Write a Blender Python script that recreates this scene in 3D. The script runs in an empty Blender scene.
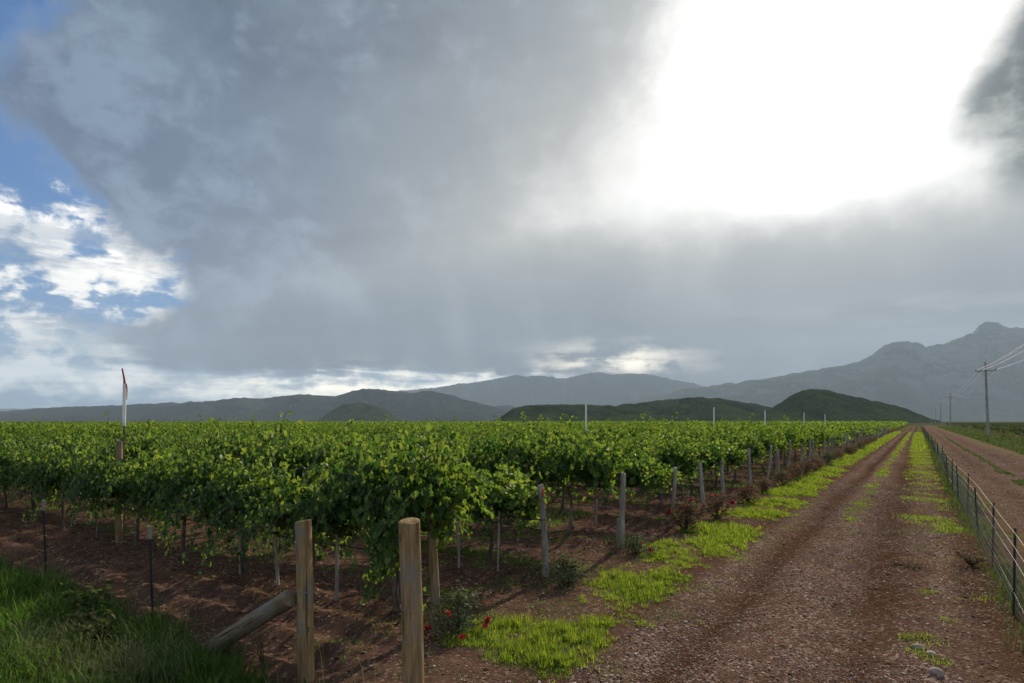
import bpy, math, random
import numpy as np
from mathutils import Vector, Matrix, Euler

R = math.radians
rng = np.random.default_rng(7)
random.seed(7)
scene = bpy.context.scene
COL = scene.collection

# ------------------------------------------------------------------ camera
H = 2.5                      # eye height
FPX = 605.0                  # focal length in photo pixels
HORIZON = 421.0
cam_d = bpy.data.cameras.new('camera')
cam = bpy.data.objects.new('camera', cam_d)
COL.objects.link(cam)
cam.location = (0, 0, H)
cam.rotation_euler = (R(90), 0, 0)
cam_d.sensor_width = 36.0
cam_d.lens = FPX / 1024 * 36.0
cam_d.shift_y = (HORIZON - 341.5) / 1024
cam_d.clip_start = 0.05
cam_d.clip_end = 90000
scene.camera = cam

# ------------------------------------------------------------------ colour management
scene.view_settings.view_transform = 'Standard'
scene.view_settings.look = 'None'
scene.view_settings.gamma = 1.0
scene.view_settings.use_curve_mapping = False
scene.view_settings.exposure = 0.34
scene.cycles.max_bounces = 6
scene.cycles.diffuse_bounces = 3
scene.cycles.glossy_bounces = 2
scene.cycles.transmission_bounces = 4
scene.cycles.transparent_max_bounces = 8
scene.cycles.volume_bounces = 0
scene.cycles.sample_clamp_indirect = 4.0

SUN_AZ, SUN_EL = 27.0, 29.0           # degrees to the right of straight ahead, above the horizon


# ------------------------------------------------------------------ node helpers
class NT:
    """small expression builder over a node tree"""
    def __init__(self, tree):
        self.t = tree
        tree.nodes.clear()

    def n(self, kind, **kw):
        nd = self.t.nodes.new(kind)
        for k, v in kw.items():
            setattr(nd, k, v)
        return nd

    def put(self, sock, v):
        if isinstance(v, X):
            self.t.links.new(v.s, sock)
        elif isinstance(v, (tuple, list)):
            if len(sock.default_value) == 4 and len(v) == 3:
                v = (*v, 1.0)
            sock.default_value = v
        else:
            try:
                sock.default_value = v
            except TypeError:
                sock.default_value = [v] * len(sock.default_value)

    def math(self, op, *a):
        nd = self.n('ShaderNodeMath', operation=op)
        for i, v in enumerate(a):
            self.put(nd.inputs[i], v)
        return X(self, nd.outputs[0])

    def vmath(self, op, *a):
        nd = self.n('ShaderNodeVectorMath', operation=op)
        for i, v in enumerate(a):
            self.put(nd.inputs[i], v)
        return X(self, nd.outputs[0])

    def combine(self, x, y, z):
        nd = self.n('ShaderNodeCombineXYZ')
        for i, v in enumerate((x, y, z)):
            self.put(nd.inputs[i], v)
        return X(self, nd.outputs[0])

    def separate(self, v):
        nd = self.n('ShaderNodeSeparateXYZ')
        self.put(nd.inputs[0], v)
        return [X(self, o) for o in nd.outputs]

    def noise(self, vec, scale, detail=4, rough=0.55, dist=0.0, color=False):
        nd = self.n('ShaderNodeTexNoise')
        if vec is not None:
            self.put(nd.inputs['Vector'], vec)
        self.put(nd.inputs['Scale'], scale)
        nd.inputs['Detail'].default_value = detail
        nd.inputs['Roughness'].default_value = rough
        nd.inputs['Distortion'].default_value = dist
        return X(self, nd.outputs['Color' if color else 'Fac'])

    def voronoi(self, vec, scale, out='Distance', feature='F1'):
        nd = self.n('ShaderNodeTexVoronoi', feature=feature)
        if vec is not None:
            self.put(nd.inputs['Vector'], vec)
        nd.inputs['Scale'].default_value = scale
        return X(self, nd.outputs[out])

    def ss(self, v, a, b, lo=0.0, hi=1.0):
        nd = self.n('ShaderNodeMapRange', interpolation_type='SMOOTHSTEP')
        self.put(nd.inputs[0], v)
        for i, q in enumerate((a, b, lo, hi)):
            self.put(nd.inputs[i + 1], q)
        return X(self, nd.outputs[0])

    def mix(self, a, b, f, blend='MIX'):
        nd = self.n('ShaderNodeMix', data_type='RGBA', blend_type=blend)
        nd.clamp_factor = True
        self.put(nd.inputs[0], f)
        self.put(nd.inputs[6], a)
        self.put(nd.inputs[7], b)
        return X(self, nd.outputs[2])

    def ramp(self, v, pts):
        nd = self.n('ShaderNodeValToRGB')
        cr = nd.color_ramp
        while len(cr.elements) < len(pts):
            cr.elements.new(0.5)
        for e, (p, c) in zip(cr.elements, pts):
            e.position = p
            e.color = (c, c, c, 1) if isinstance(c, (int, float)) else (*c, 1)
        self.put(nd.inputs[0], v)
        return X(self, nd.outputs[0])

    def attr(self, name):
        nd = self.n('ShaderNodeAttribute', attribute_name=name)
        return X(self, nd.outputs['Fac'])

    def bump(self, h, strength=0.5, dist=0.02):
        nd = self.n('ShaderNodeBump')
        nd.inputs['Strength'].default_value = strength
        nd.inputs['Distance'].default_value = dist
        self.put(nd.inputs['Height'], h)
        return X(self, nd.outputs[0])


class X:
    def __init__(self, nt, s):
        self.nt, self.s = nt, s
    def __add__(self, o): return self.nt.math('ADD', self, o)
    def __radd__(self, o): return self.nt.math('ADD', o, self)
    def __sub__(self, o): return self.nt.math('SUBTRACT', self, o)
    def __rsub__(self, o): return self.nt.math('SUBTRACT', o, self)
    def __mul__(self, o): return self.nt.math('MULTIPLY', self, o)
    def __rmul__(self, o): return self.nt.math('MULTIPLY', o, self)
    def __truediv__(self, o): return self.nt.math('DIVIDE', self, o)
    def __rtruediv__(self, o): return self.nt.math('DIVIDE', o, self)
    def max(self, o): return self.nt.math('MAXIMUM', self, o)
    def min(self, o): return self.nt.math('MINIMUM', self, o)
    def clamp(self): return self.nt.math('MINIMUM', self.nt.math('MAXIMUM', self, 0.0), 1.0)


def srgb(r, g, b):
    f = lambda c: (c / 255 / 12.92) if c / 255 <= 0.04045 else ((c / 255 + 0.055) / 1.055) ** 2.4
    return (f(r), f(g), f(b))


# ------------------------------------------------------------------ world: Nishita sky behind procedural storm clouds
world = bpy.data.worlds.new('World')
scene.world = world
world.use_nodes = True
W = NT(world.node_tree)
sky = W.n('ShaderNodeTexSky', sky_type='NISHITA')
sky.sun_disc = False
sky.sun_elevation = R(SUN_EL)
sky.sun_rotation = R(SUN_AZ)
sky.ozone_density = 3.0
sky.dust_density = 0.3
bg_sky = W.n('ShaderNodeBackground')
W.put(bg_sky.inputs[0], W.mix(X(W, sky.outputs[0]), (0.20, 0.70, 1.20), 1.0, 'MULTIPLY'))
bg_sky.inputs[1].default_value = 0.07


def build_clouds():
    tc = W.n('ShaderNodeTexCoord')
    d = X(W, tc.outputs['Generated'])
    dx, dy, dz = W.separate(d)
    az = W.math('ARCTAN2', dx, dy) * 57.29578
    el = W.math('ARCSINE', dz.min(1.0).max(-1.0)) * 57.29578
    # cloud plane coordinates: features shrink towards the horizon
    k = 1.0 / (dz.max(0.0) + 0.13)
    plane = W.combine(dx * k, dy * k, dz * 1.5)
    n_big = W.noise(plane, 1.1, 5, 0.55, 0.3)
    n_mid = W.noise(plane, 2.6, 7, 0.6, 0.5)
    sph = W.combine(az * 0.05, el * 0.05, 0.0)
    n_puff = W.noise(sph, 2.6, 9, 0.6, 0.25)
    n_fine = W.noise(W.combine(az * 0.05, el * 0.075, 3.3), 6.0, 8, 0.6, 0.2)
    n_edge = W.noise(sph, 1.3, 8, 0.62, 0.2)
    n_streak = W.noise(W.combine(az * 0.03, el * 0.22, 1.7), 2.0, 6, 0.6, 0.3)
    n_rain = W.noise(W.combine(az * 0.35 + el * 0.05, el * 0.015, 4.2), 1.0, 3, 0.5)

    def lobe(ca, ce, wa, we, jit=0.0, power=2.0):
        ea = (az - ca) / wa
        ee = (el - ce) / we
        q = ea * ea + ee * ee
        if jit:
            q = q + (n_edge - 0.5) * jit
        return W.math('EXPONENT', q.max(0.0) * -1.0)

    # open sky at the left, seen past the cloud's ragged edge
    azb = W.ramp(el / 45.0, [(0.0, 0.35), (0.09, 0.330), (0.16, 0.346), (0.233, 0.400), (0.302, 0.355), (0.371, 0.310), (0.411, 0.270), (0.46, 0.240),
                             (0.504, 0.225), (0.535, 0.235), (0.59, 0.272), (0.65, 0.295), (0.78, 0.325), (1.0, 0.34)]) * 80.0 - 60.0
    edge = az - azb + (n_edge - 0.5) * 9.0 + (n_puff - 0.5) * 12.0 + (n_fine - 0.5) * 9.0
    m_dark = W.ss(edge, -2.2, 2.4)
    m_veil = W.ss(edge, -16.0, 3.0)

    # body of the storm cloud
    body = W.mix(srgb(138, 152, 166), srgb(84, 103, 128), W.ss(n_mid * 0.40 + n_edge * 0.28 + n_fine * 0.32, 0.42, 0.59))
    body = W.mix(body, srgb(192, 205, 217), W.ss(n_edge * 0.35 + n_puff * 0.35 + n_fine * 0.30, 0.49, 0.60) * 0.7)
    body = W.mix(body, srgb(76, 100, 142), lobe(-34, 20, 13, 11) * 0.55)
    body = W.mix(body, srgb(36, 58, 92), lobe(-19, 6.8, 17, 3.0, 0.8) * 0.9)     # dark base
    body = W.mix(body, srgb(150, 159, 166), lobe(0, 24, 14, 16, 0.8) * 0.55)
    body = W.mix(body, srgb(158, 160, 160), lobe(6, 14, 13, 9, 0.5) * 0.65)
    body = W.mix(body, srgb(96, 108, 126), lobe(17, 7.5, 18, 4.5, 0.8) * 0.7)
    body = W.mix(body, srgb(178, 180, 180), lobe(30, 13.0, 16, 2.6, 1.0) * 0.5)
    body = W.mix(body, srgb(120, 132, 148), lobe(40, 10.5, 10, 2.2, 1.4) * 0.7)
    body = W.mix(body, (0.95, 0.94, 0.92), (lobe(34, 8.6, 14, 1.6, 1.2) * W.ss(n_streak, 0.40, 0.6)) * 0.6)
    body = W.mix(body, (0.43, 0.495, 0.56), 1.0, 'MULTIPLY')
    body = W.mix(body, W.mix(srgb(52, 78, 120), srgb(118, 142, 174), W.ss(n_puff * 0.5 + n_fine * 0.5, 0.43, 0.58)), lobe(-32, 17, 14, 12) * 0.55)
    body = W.mix(body, srgb(160, 160, 156), lobe(28, 10, 16, 7) * 0.35)
    # low bright gaps near the horizon
    low = W.mix(srgb(140, 166, 190), (1.25, 1.27, 1.22), W.ss(n_streak * 0.7 + n_fine * 0.3, 0.42, 0.60))
    base_el = 4.9 + (n_edge - 0.5) * 3.5 + (n_streak - 0.5) * 5.0 + (n_fine - 0.5) * 2.0 - W.ss(az, 2.0, 26.0) * 2.6
    m_low = W.ss(el - base_el, 0.5, -0.9)
    body = W.mix(body, low, m_low * W.ss(az, 30.0, -4.0, 0.15, 0.95))
    warm = lobe(-16, 3.5, 9, 1.3, 1.0) + lobe(9.5, 5.6, 6.0, 1.5, 1.2) + lobe(-4.5, 4.4, 5, 0.8, 0.9) * 0.6
    body = W.mix(body, (2.3, 2.05, 1.6), (warm * W.ss(n_streak * 0.6 + n_fine * 0.4, 0.44, 0.58)).clamp() * 0.85)
    body = W.mix(body, W.mix(body, srgb(160, 168, 176), 0.5), W.ss(n_rain, 0.45, 0.7) * lobe(4, 8, 16, 9) * 0.6)

    # patches of cloud over the blue at the left
    cum = W.ss(n_puff * 0.42 + n_fine * 0.38 + n_streak * 0.20 + lobe(-36, 9, 10, 5) * 0.05 + lobe(-32, 12, 5, 5) * 0.10 + lobe(-38, 14, 6, 1.5) * 0.08 - W.ss(el, 15.0, 25.0) * 0.16, 0.455, 0.565)
    cum = cum * W.ss(n_streak * 0.45 + n_fine * 0.55, 0.41, 0.50, 0.25, 1.0)
    cumcol = W.mix(srgb(140, 164, 194), (1.25, 1.2, 1.12), W.ss(n_puff * 0.35 + n_fine * 0.65 + lobe(-32, 12, 6, 5) * 0.06, 0.45, 0.57))
    greyb = W.ss(n_streak * 0.7 + n_puff * 0.3, 0.49, 0.58) * W.ss(el, 20.0, 9.0)
    open_col = W.mix(srgb(116, 146, 184), cumcol, W.ss(cum, 0.1, 0.7))
    open_col = W.mix(open_col, srgb(104, 132, 164), greyb * 0.85)
    low_left = W.ss(el, 9.0, 2.5)
    open_col = W.mix(open_col, W.mix(srgb(112, 140, 172), (1.1, 1.14, 1.15), W.ss(n_streak * 0.6 + n_fine * 0.4, 0.40, 0.60)), low_left * 0.9)
    m_open = (cum.max(low_left * 0.95)).max(greyb * 0.7)

    # sunlit hole in the cloud: its left, lower and right rims as bearings and elevations
    wob = (n_edge - 0.5) * 7.0 + (n_puff - 0.5) * 3.5
    d_left = (az - 6.6 - (el - 19.5) * 0.80) * 0.38
    d_low = (el - 17.3) * 1.0 + W.ss(az, 14.0, 8.0) * -1.5
    d_right = (W.ss(el, 21.5, 18.5) * 3.0 + 34.3 + (el - 22.0).max(0.0) * 0.85 - az) * 0.9
    d_top = (52.0 - el) * 0.3
    d = W.math('SMOOTH_MIN', W.math('SMOOTH_MIN', W.math('SMOOTH_MIN', d_left, d_low, 2.0), d_right, 1.0), d_top, 2.0) + wob * 0.6 + (n_fine - 0.5) * 2.0
    hole = W.ss(d, -3.2, 4.4)
    halo = W.math('EXPONENT', W.math('MINIMUM', d, 0.0) * 0.19)
    body = W.mix(body, srgb(226, 222, 214), halo * 0.82)
    # dark cloud bank at the right of the hole
    bank = W.ss(d_right + wob * 0.5, 0.4, -2.4) * W.ss(el + (n_edge - 0.5) * 6.0, 14.5, 18.5) * W.ss(az, 100.0, 60.0)
    bankcol = W.mix(srgb(92, 96, 96), srgb(176, 177, 172), W.ss(n_puff * 0.5 + n_fine * 0.5, 0.42, 0.60))
    ringlit = W.mix(bankcol, srgb(232, 230, 224), W.math('EXPONENT', W.math('MINIMUM', d_right + wob * 0.5, 0.0) * 1.1) * 0.7)
    body = W.mix(body, ringlit, bank * 0.92)
    core = lobe(SUN_AZ, SUN_EL, 8, 8)
    glow = W.vmath('SCALE', (1.0, 0.985, 0.95))
    nd = glow.s.node
    W.put(nd.inputs['Scale'], 1.15 + core * 5.0)
    body = W.mix(body, glow, hole)

    # the rest of the dome, behind and overhead: broken bright cloud
    behind = W.mix(srgb(120, 140, 170), srgb(205, 212, 222), W.ss(n_mid, 0.40, 0.62))
    m_back = W.ss(W.math('ABSOLUTE', az), 62.0, 100.0)
    col = W.mix(open_col, body, m_dark)
    col = W.mix(col, behind, m_back)
    cover = m_dark.max(m_open).max(W.ss(edge, -5.0, 0.0) * 0.12)
    cover = W.mix(cover, (0.75, 0.75, 0.75), m_back)
    cover = W.math('MULTIPLY', cover, 1.0)
    return col, cover


ccol, ccov = build_clouds()
bg_cl = W.n('ShaderNodeBackground')
W.put(bg_cl.inputs[0], ccol)
bg_cl.inputs[1].default_value = 1.0
mixs = W.n('ShaderNodeMixShader')
W.put(mixs.inputs[0], ccov)
W.t.links.new(bg_sky.outputs[0], mixs.inputs[1])
W.t.links.new(bg_cl.outputs[0], mixs.inputs[2])
wout = W.n('ShaderNodeOutputWorld')
W.t.links.new(mixs.outputs[0], wout.inputs[0])

# ------------------------------------------------------------------ sun, ahead and to the right, softened by thin cloud
sun_d = bpy.data.lights.new('sun', 'SUN')
sun_d.energy = 4.9
sun_d.angle = R(1.5)
sun_d.color = (1.0, 0.90, 0.72)
sun = bpy.data.objects.new('sun', sun_d)
COL.objects.link(sun)
sdir = Vector((math.sin(R(SUN_AZ)) * math.cos(R(SUN_EL)), math.cos(R(SUN_AZ)) * math.cos(R(SUN_EL)), math.sin(R(SUN_EL))))
sun.rotation_euler = sdir.to_track_quat('Z', 'Y').to_euler()
sun.location = (20, 30, 40)

# ------------------------------------------------------------------ plan of the place: s runs along the track, t to its right
DS = np.array((406.0, 605.0)) / math.hypot(406, 605)
DT = np.array((DS[1], -DS[0]))
ROWYAW = math.atan2(DT[1], DT[0])        # x axis of a row-aligned thing points towards the track


def P(s, t, z=0.0):
    return (s * DS[0] + t * DT[0], s * DS[1] + t * DT[1], z)


def to_st(x, y):
    return x * DS[0] + y * DS[1], x * DT[0] + y * DT[1]


def pix(px, py):
    """ground point under a photo pixel"""
    Y = H * FPX / (py - HORIZON)
    return ((px - 512) * Y / FPX, Y)


ROW0, ROWD, ROWEND, VINED = 5.55, 2.75, -4.9, 1.7


# ------------------------------------------------------------------ numpy noise
def _hash(ix, iy, seed):
    n = (ix.astype(np.int64) * 374761393 + iy.astype(np.int64) * 668265263 + seed * 974711) & 0x7fffffff
    n = ((n ^ (n >> 13)) * 1274126177) & 0x7fffffff
    n = (n ^ (n >> 16)) & 0xffff
    return n / 65535.0


def vnoise(x, y, seed=0):
    x = np.asarray(x, float); y = np.asarray(y, float)
    ix = np.floor(x); iy = np.floor(y)
    fx = x - ix; fy = y - iy
    fx = fx * fx * (3 - 2 * fx); fy = fy * fy * (3 - 2 * fy)
    a = _hash(ix, iy, seed); b = _hash(ix + 1, iy, seed)
    c = _hash(ix, iy + 1, seed); d = _hash(ix + 1, iy + 1, seed)
    return (a * (1 - fx) + b * fx) * (1 - fy) + (c * (1 - fx) + d * fx) * fy


def fbm(x, y, seed=0, octs=4, gain=0.5):
    s = 0; a = 1; tot = 0
    for i in range(octs):
        s = s + a * vnoise(x * 2 ** i + 17.3 * i, y * 2 ** i - 9.1 * i, seed + i)
        tot += a
        a *= gain
    return s / tot


def sst(x, a, b):
    u = np.clip((np.asarray(x, float) - a) / (b - a), 0, 1)
    return u * u * (3 - 2 * u)


def band(x, lo, hi, w):
    return sst(x, lo - w, lo + w) * (1 - sst(x, hi - w, hi + w))


# ------------------------------------------------------------------ mesh helpers
def np_mesh(name, V, F, mat=None, smooth=False, attrs=None):
    V = np.asarray(V, np.float32)
    F = np.asarray(F, np.int32)
    me = bpy.data.meshes.new(name)
    me.vertices.add(len(V))
    me.vertices.foreach_set('co', V.ravel())
    m, k = F.shape
    me.loops.add(m * k)
    me.loops.foreach_set('vertex_index', F.ravel())
    me.polygons.add(m)
    me.polygons.foreach_set('loop_start', np.arange(0, m * k, k, dtype=np.int32))
    if smooth:
        me.polygons.foreach_set('use_smooth', np.ones(m, bool))
    for an, av in (attrs or {}).items():
        at = me.attributes.new(an, 'FLOAT', 'POINT')
        at.data.foreach_set('value', np.asarray(av, np.float32))
    me.update(calc_edges=True)
    me.validate()
    if mat:
        me.materials.append(mat)
    return me


class MB:
    """collects shapes into one mesh"""
    def __init__(self):
        self.v, self.f = [], []

    def add(self, vs, fs):
        o = len(self.v)
        self.v += [tuple(map(float, p)) for p in vs]
        self.f += [tuple(i + o for i in f) for f in fs]

    def tube(self, pts, rad, n=8, cap=True, wob=0.0):
        pts = [Vector(p) for p in pts]
        if not hasattr(rad, '__len__'):
            rad = [rad] * len(pts)
        vs, fs = [], []
        up = Vector((0, 0, 1))
        d0 = (pts[1] - pts[0]).normalized()
        a = d0.orthogonal().normalized() if abs(d0.z) > 0.9 else d0.cross(up).normalized()
        for i, p in enumerate(pts):
            d = (pts[min(i + 1, len(pts) - 1)] - pts[max(i - 1, 0)]).normalized()
            a = (a - d * a.dot(d)).normalized()
            b = d.cross(a)
            for j in range(n):
                th = 2 * math.pi * j / n
                r = rad[i] * (1 + (random.random() - 0.5) * wob)
                vs.append(p + a * (math.cos(th) * r) + b * (math.sin(th) * r))
        for i in range(len(pts) - 1):
            for j in range(n):
                q = (j + 1) % n
                fs.append((i * n + j, i * n + q, (i + 1) * n + q, (i + 1) * n + j))
        if cap:
            fs.append(tuple(range(n - 1, -1, -1)))
            e = (len(pts) - 1) * n
            fs.append(tuple(e + j for j in range(n)))
        self.add(vs, fs)

    def box(self, c, size, rot=None):
        M = rot or Matrix.Identity(3)
        vs = []
        for sx in (-.5, .5):
            for sy in (-.5, .5):
                for sz in (-.5, .5):
                    vs.append(Vector(c) + M @ Vector((sx * size[0], sy * size[1], sz * size[2])))
        self.add(vs, [(0, 1, 3, 2), (4, 6, 7, 5), (0, 4, 5, 1), (2, 3, 7, 6), (0, 2, 6, 4), (1, 5, 7, 3)])

    def mesh(self, name, mat, smooth=True):
        me = bpy.data.meshes.new(name)
        me.from_pydata(self.v, [], self.f)
        me.update()
        if smooth:
            me.polygons.foreach_set('use_smooth', np.ones(len(me.polygons), bool))
            me.set_sharp_from_angle(angle=R(40))
        if mat:
            me.materials.append(mat)
        return me


def link(name, me, parent=None, loc=None, rot=None):
    o = bpy.data.objects.new(name, me)
    COL.objects.link(o)
    if parent:
        o.parent = parent
    if loc is not None:
        o.location = loc
    if rot is not None:
        o.rotation_euler = rot
    return o


def tag(o, label=None, cat=None, group=None, kind=None):
    for k, v in (('label', label), ('category', cat), ('group', group), ('kind', kind)):
        if v:
            o[k] = v
    return o


def thing(name, loc, label, cat, group=None, rot=(0, 0, 0)):
    return tag(link(name, None, None, loc, rot), label, cat, group)


def copy_thing(o, parent=None):
    c = o.copy()
    COL.objects.link(c)
    if parent:
        c.parent = parent
    for ch in o.children:
        copy_thing(ch, c)
    return c


def nth(n):
    words = ['', 'first', 'second', 'third', 'fourth', 'fifth', 'sixth', 'seventh', 'eighth', 'ninth', 'tenth', 'eleventh', 'twelfth']
    if n < len(words):
        return words[n]
    return f"{n}{'th' if 10 <= n % 100 <= 20 else {1: 'st', 2: 'nd', 3: 'rd'}.get(n % 10, 'th')}"


# ------------------------------------------------------------------ materials
def new_mat(name):
    m = bpy.data.materials.new(name)
    m.use_nodes = True
    return m, NT(m.node_tree)


def finish(N, base, rough=0.8, normal=None, spec=0.3, metallic=0.0, trans=None, transcol=None):
    b = N.n('ShaderNodeBsdfPrincipled')
    N.put(b.inputs['Base Color'], base)
    N.put(b.inputs['Roughness'], rough)
    N.put(b.inputs['Specular IOR Level'], spec)
    N.put(b.inputs['Metallic'], metallic)
    if normal is not None:
        N.put(b.inputs['Normal'], normal)
    out = N.n('ShaderNodeOutputMaterial')
    if trans:
        tr = N.n('ShaderNodeBsdfTranslucent')
        N.put(tr.inputs['Color'], transcol)
        mx = N.n('ShaderNodeMixShader')
        mx.inputs[0].default_value = trans
        N.t.links.new(b.outputs[0], mx.inputs[1])
        N.t.links.new(tr.outputs[0], mx.inputs[2])
        N.t.links.new(mx.outputs[0], out.inputs[0])
    else:
        N.t.links.new(b.outputs[0], out.inputs[0])


def objco(N):
    return X(N, N.n('ShaderNodeTexCoord').outputs['Object'])


def position(N):
    return X(N, N.n('ShaderNodeNewGeometry').outputs['Position'])


def island(N):
    return X(N, N.n('ShaderNodeNewGeometry').outputs['Random Per Island'])


def leaf_mat(name, c0, c1, c2, t0, t1, trans=0.4, rough=0.58, spec=0.22, odd=0.90):
    m, N = new_mat(name)
    r = island(N)
    p = N.noise(position(N), 0.9, 3, 0.6)
    col = N.mix(c0, c1, N.ss(r * 0.8 + (p - 0.5) * 1.6 + 0.1, 0.15, 0.8))
    col = N.mix(col, c2, N.ss(r, odd, odd + 0.07))
    tc = N.mix(t0, t1, N.ss(r * 0.7 + p * 0.5, 0.3, 0.9))
    finish(N, col, rough, None, spec, 0.0, trans, tc)
    return m


M = {}
M['vine_leaf'] = leaf_mat('vine_leaf', (0.018, 0.050, 0.010), (0.070, 0.140, 0.026), (0.17, 0.20, 0.05),
                          (0.075, 0.18, 0.018), (0.33, 0.425, 0.045), 0.40, 0.52, 0.22)
M['far_leaf'] = leaf_mat('far_vine_leaf', (0.026, 0.058, 0.012), (0.080, 0.135, 0.024), (0.20, 0.21, 0.05),
                          (0.075, 0.18, 0.018), (0.33, 0.425, 0.045), 0.40, 0.7, 0.05)
M['rose_leaf'] = leaf_mat('rose_leaf', (0.050, 0.080, 0.030), (0.13, 0.15, 0.07), (0.16, 0.05, 0.04),
                          (0.08, 0.13, 0.03), (0.14, 0.16, 0.05), 0.3, 0.75, 0.1)
M['rose_leaf_red'] = leaf_mat('rose_leaf_red', (0.050, 0.055, 0.024), (0.14, 0.085, 0.048), (0.26, 0.07, 0.05),
                              (0.14, 0.13, 0.05), (0.26, 0.13, 0.07), 0.35, 0.75, 0.1)
M['grass'] = leaf_mat('grass_blade', (0.050, 0.095, 0.012), (0.16, 0.22, 0.020), (0.30, 0.27, 0.11),
                      (0.20, 0.33, 0.02), (0.43, 0.48, 0.045), 0.50, 0.6, 0.04, 0.83)
M['weed'] = leaf_mat('weed_blade', (0.028, 0.062, 0.012), (0.055, 0.100, 0.020), (0.19, 0.18, 0.08),
                     (0.12, 0.27, 0.025), (0.24, 0.40, 0.045), 0.48, 0.6, 0.05)
M['dull_weed'] = leaf_mat('dull_weed_blade', (0.030, 0.050, 0.014), (0.070, 0.090, 0.028), (0.20, 0.17, 0.08),
                    (0.07, 0.12, 0.02), (0.15, 0.19, 0.04), 0.4, 0.6, 0.05, 0.72)
M['seed'] = leaf_mat('seed_grass', (0.10, 0.12, 0.045), (0.19, 0.19, 0.08), (0.26, 0.22, 0.12),
                     (0.16, 0.17, 0.06), (0.22, 0.21, 0.09), 0.35, 0.7, 0.15)
M['dry'] = leaf_mat('dry_weed', (0.12, 0.075, 0.042), (0.20, 0.135, 0.075), (0.2, 0.16, 0.09),
                    (0.1, 0.08, 0.04), (0.15, 0.11, 0.05), 0.25, 0.8, 0.1)
M['litter'] = leaf_mat('dry_leaf', (0.10, 0.062, 0.034), (0.19, 0.13, 0.07), (0.28, 0.23, 0.10), (0.12, 0.08, 0.03), (0.2, 0.14, 0.05), 0.2, 0.8, 0.03, 0.8)
M['petal'] = leaf_mat('rose_petal', (0.42, 0.012, 0.02), (0.55, 0.03, 0.05), (0.6, 0.10, 0.12),
                      (0.5, 0.02, 0.03), (0.6, 0.05, 0.06), 0.3, 0.6, 0.2)


def wood_mat(name, c0, c1, c2):
    m, N = new_mat(name)
    o = objco(N)
    x, y, z = N.separate(o)
    rnd = X(N, N.n('ShaderNodeObjectInfo').outputs['Random'])
    st = N.combine(x * 1.0 + rnd * 7.0, y, z * 0.06)
    g = N.noise(st, 55, 6, 0.6, 0.6)
    g2 = N.noise(N.combine(x + rnd * 3.0, y, z * 0.25), 9, 4, 0.6)
    col = N.mix(c0, c1, N.ss(g, 0.33, 0.66))
    col = N.mix(col, c2, N.ss(g2, 0.45, 0.72))
    g3 = N.noise(N.combine(x + rnd * 11.0, y, z * 0.5), 5.0, 5, 0.65)
    col = N.mix(col, (0.24, 0.215, 0.18), N.ss(g3, 0.47, 0.62) * 0.75)
    knot = N.ss(N.voronoi(N.combine(x + rnd * 4.0, y, z * 0.45), 6.5), 0.13, 0.06)
    col = N.mix(col, (0.07, 0.045, 0.025), knot * 0.75)
    crack = N.ss(N.noise(N.combine(x + rnd * 5.0, y, z * 0.03), 28, 2, 0.5, 0.2), 0.36, 0.31)
    col = N.mix(col, (0.03, 0.022, 0.015), crack * 0.8)
    finish(N, col, 0.85, N.bump(g - crack * 0.8, 0.9, 0.012), 0.04)
    return m


M['post_brown'] = wood_mat('brown_post_wood', (0.25, 0.155, 0.070), (0.42, 0.285, 0.135), (0.17, 0.11, 0.052))
M['post_grey'] = wood_mat('grey_post_wood', (0.27, 0.24, 0.19), (0.46, 0.42, 0.35), (0.21, 0.17, 0.12))
M['log'] = wood_mat('grey_log_wood', (0.18, 0.13, 0.08), (0.30, 0.235, 0.155), (0.12, 0.085, 0.05))
M['bark'] = wood_mat('vine_bark', (0.07, 0.05, 0.035), (0.14, 0.11, 0.08), (0.05, 0.035, 0.025))
M['stake'] = wood_mat('stake_wood', (0.38, 0.32, 0.24), (0.48, 0.42, 0.32), (0.30, 0.25, 0.18))
M['stem'] = wood_mat('stem', (0.06, 0.07, 0.03), (0.10, 0.09, 0.045), (0.07, 0.05, 0.03))
M['pole_wood'] = wood_mat('utility_pole_wood', (0.34, 0.32, 0.29), (0.48, 0.45, 0.41), (0.27, 0.24, 0.21))


def plain(name, c, rough=0.5, spec=0.4, metallic=0.0, vary=0.15, scale=18):
    m, N = new_mat(name)
    n = N.noise(objco(N), scale, 4, 0.6)
    d = tuple(q * (1 - vary * 2) for q in c)
    finish(N, N.mix(d, c, N.ss(n, 0.3, 0.6)), rough, None, spec, metallic)
    return m


m_, N_ = new_mat('white_plastic_pipe')
finish(N_, (0.82, 0.82, 0.81), 0.4, None, 0.4, 0.0, 0.28, (0.85, 0.85, 0.84))
M['white_paint'] = m_
M['red_paint'] = plain('red_paint', (0.42, 0.03, 0.03), 0.5)
M['orange_paint'] = plain('orange_paint', (0.65, 0.10, 0.02), 0.6)
M['steel_dark'] = plain('dark_green_steel', (0.030, 0.036, 0.034), 0.55, 0.4, 0.2, 0.2)
M['steel_grey'] = plain('galvanised_wire', (0.42, 0.42, 0.41), 0.45, 0.5, 0.7)
M['rust'] = plain('rusty_wire', (0.12, 0.09, 0.07), 0.7, 0.3, 0.3)
M['wire_dull'] = plain('dull_wire', (0.26, 0.24, 0.21), 0.6, 0.3, 0.3)
M['tip'] = plain('pale_post_tip', (0.30, 0.29, 0.27), 0.7)
M['hose'] = plain('black_hose', (0.016, 0.015, 0.014), 0.5)
m_, N_ = new_mat('sunlit_white_wire')
finish(N_, (0.88, 0.87, 0.87), 0.4, None, 0.4, 0.0, 0.65, (0.95, 0.94, 0.95))  # white colour and translucency stand in for sunlight glinting on the wires
M['sunlit_wire'] = m_
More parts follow.
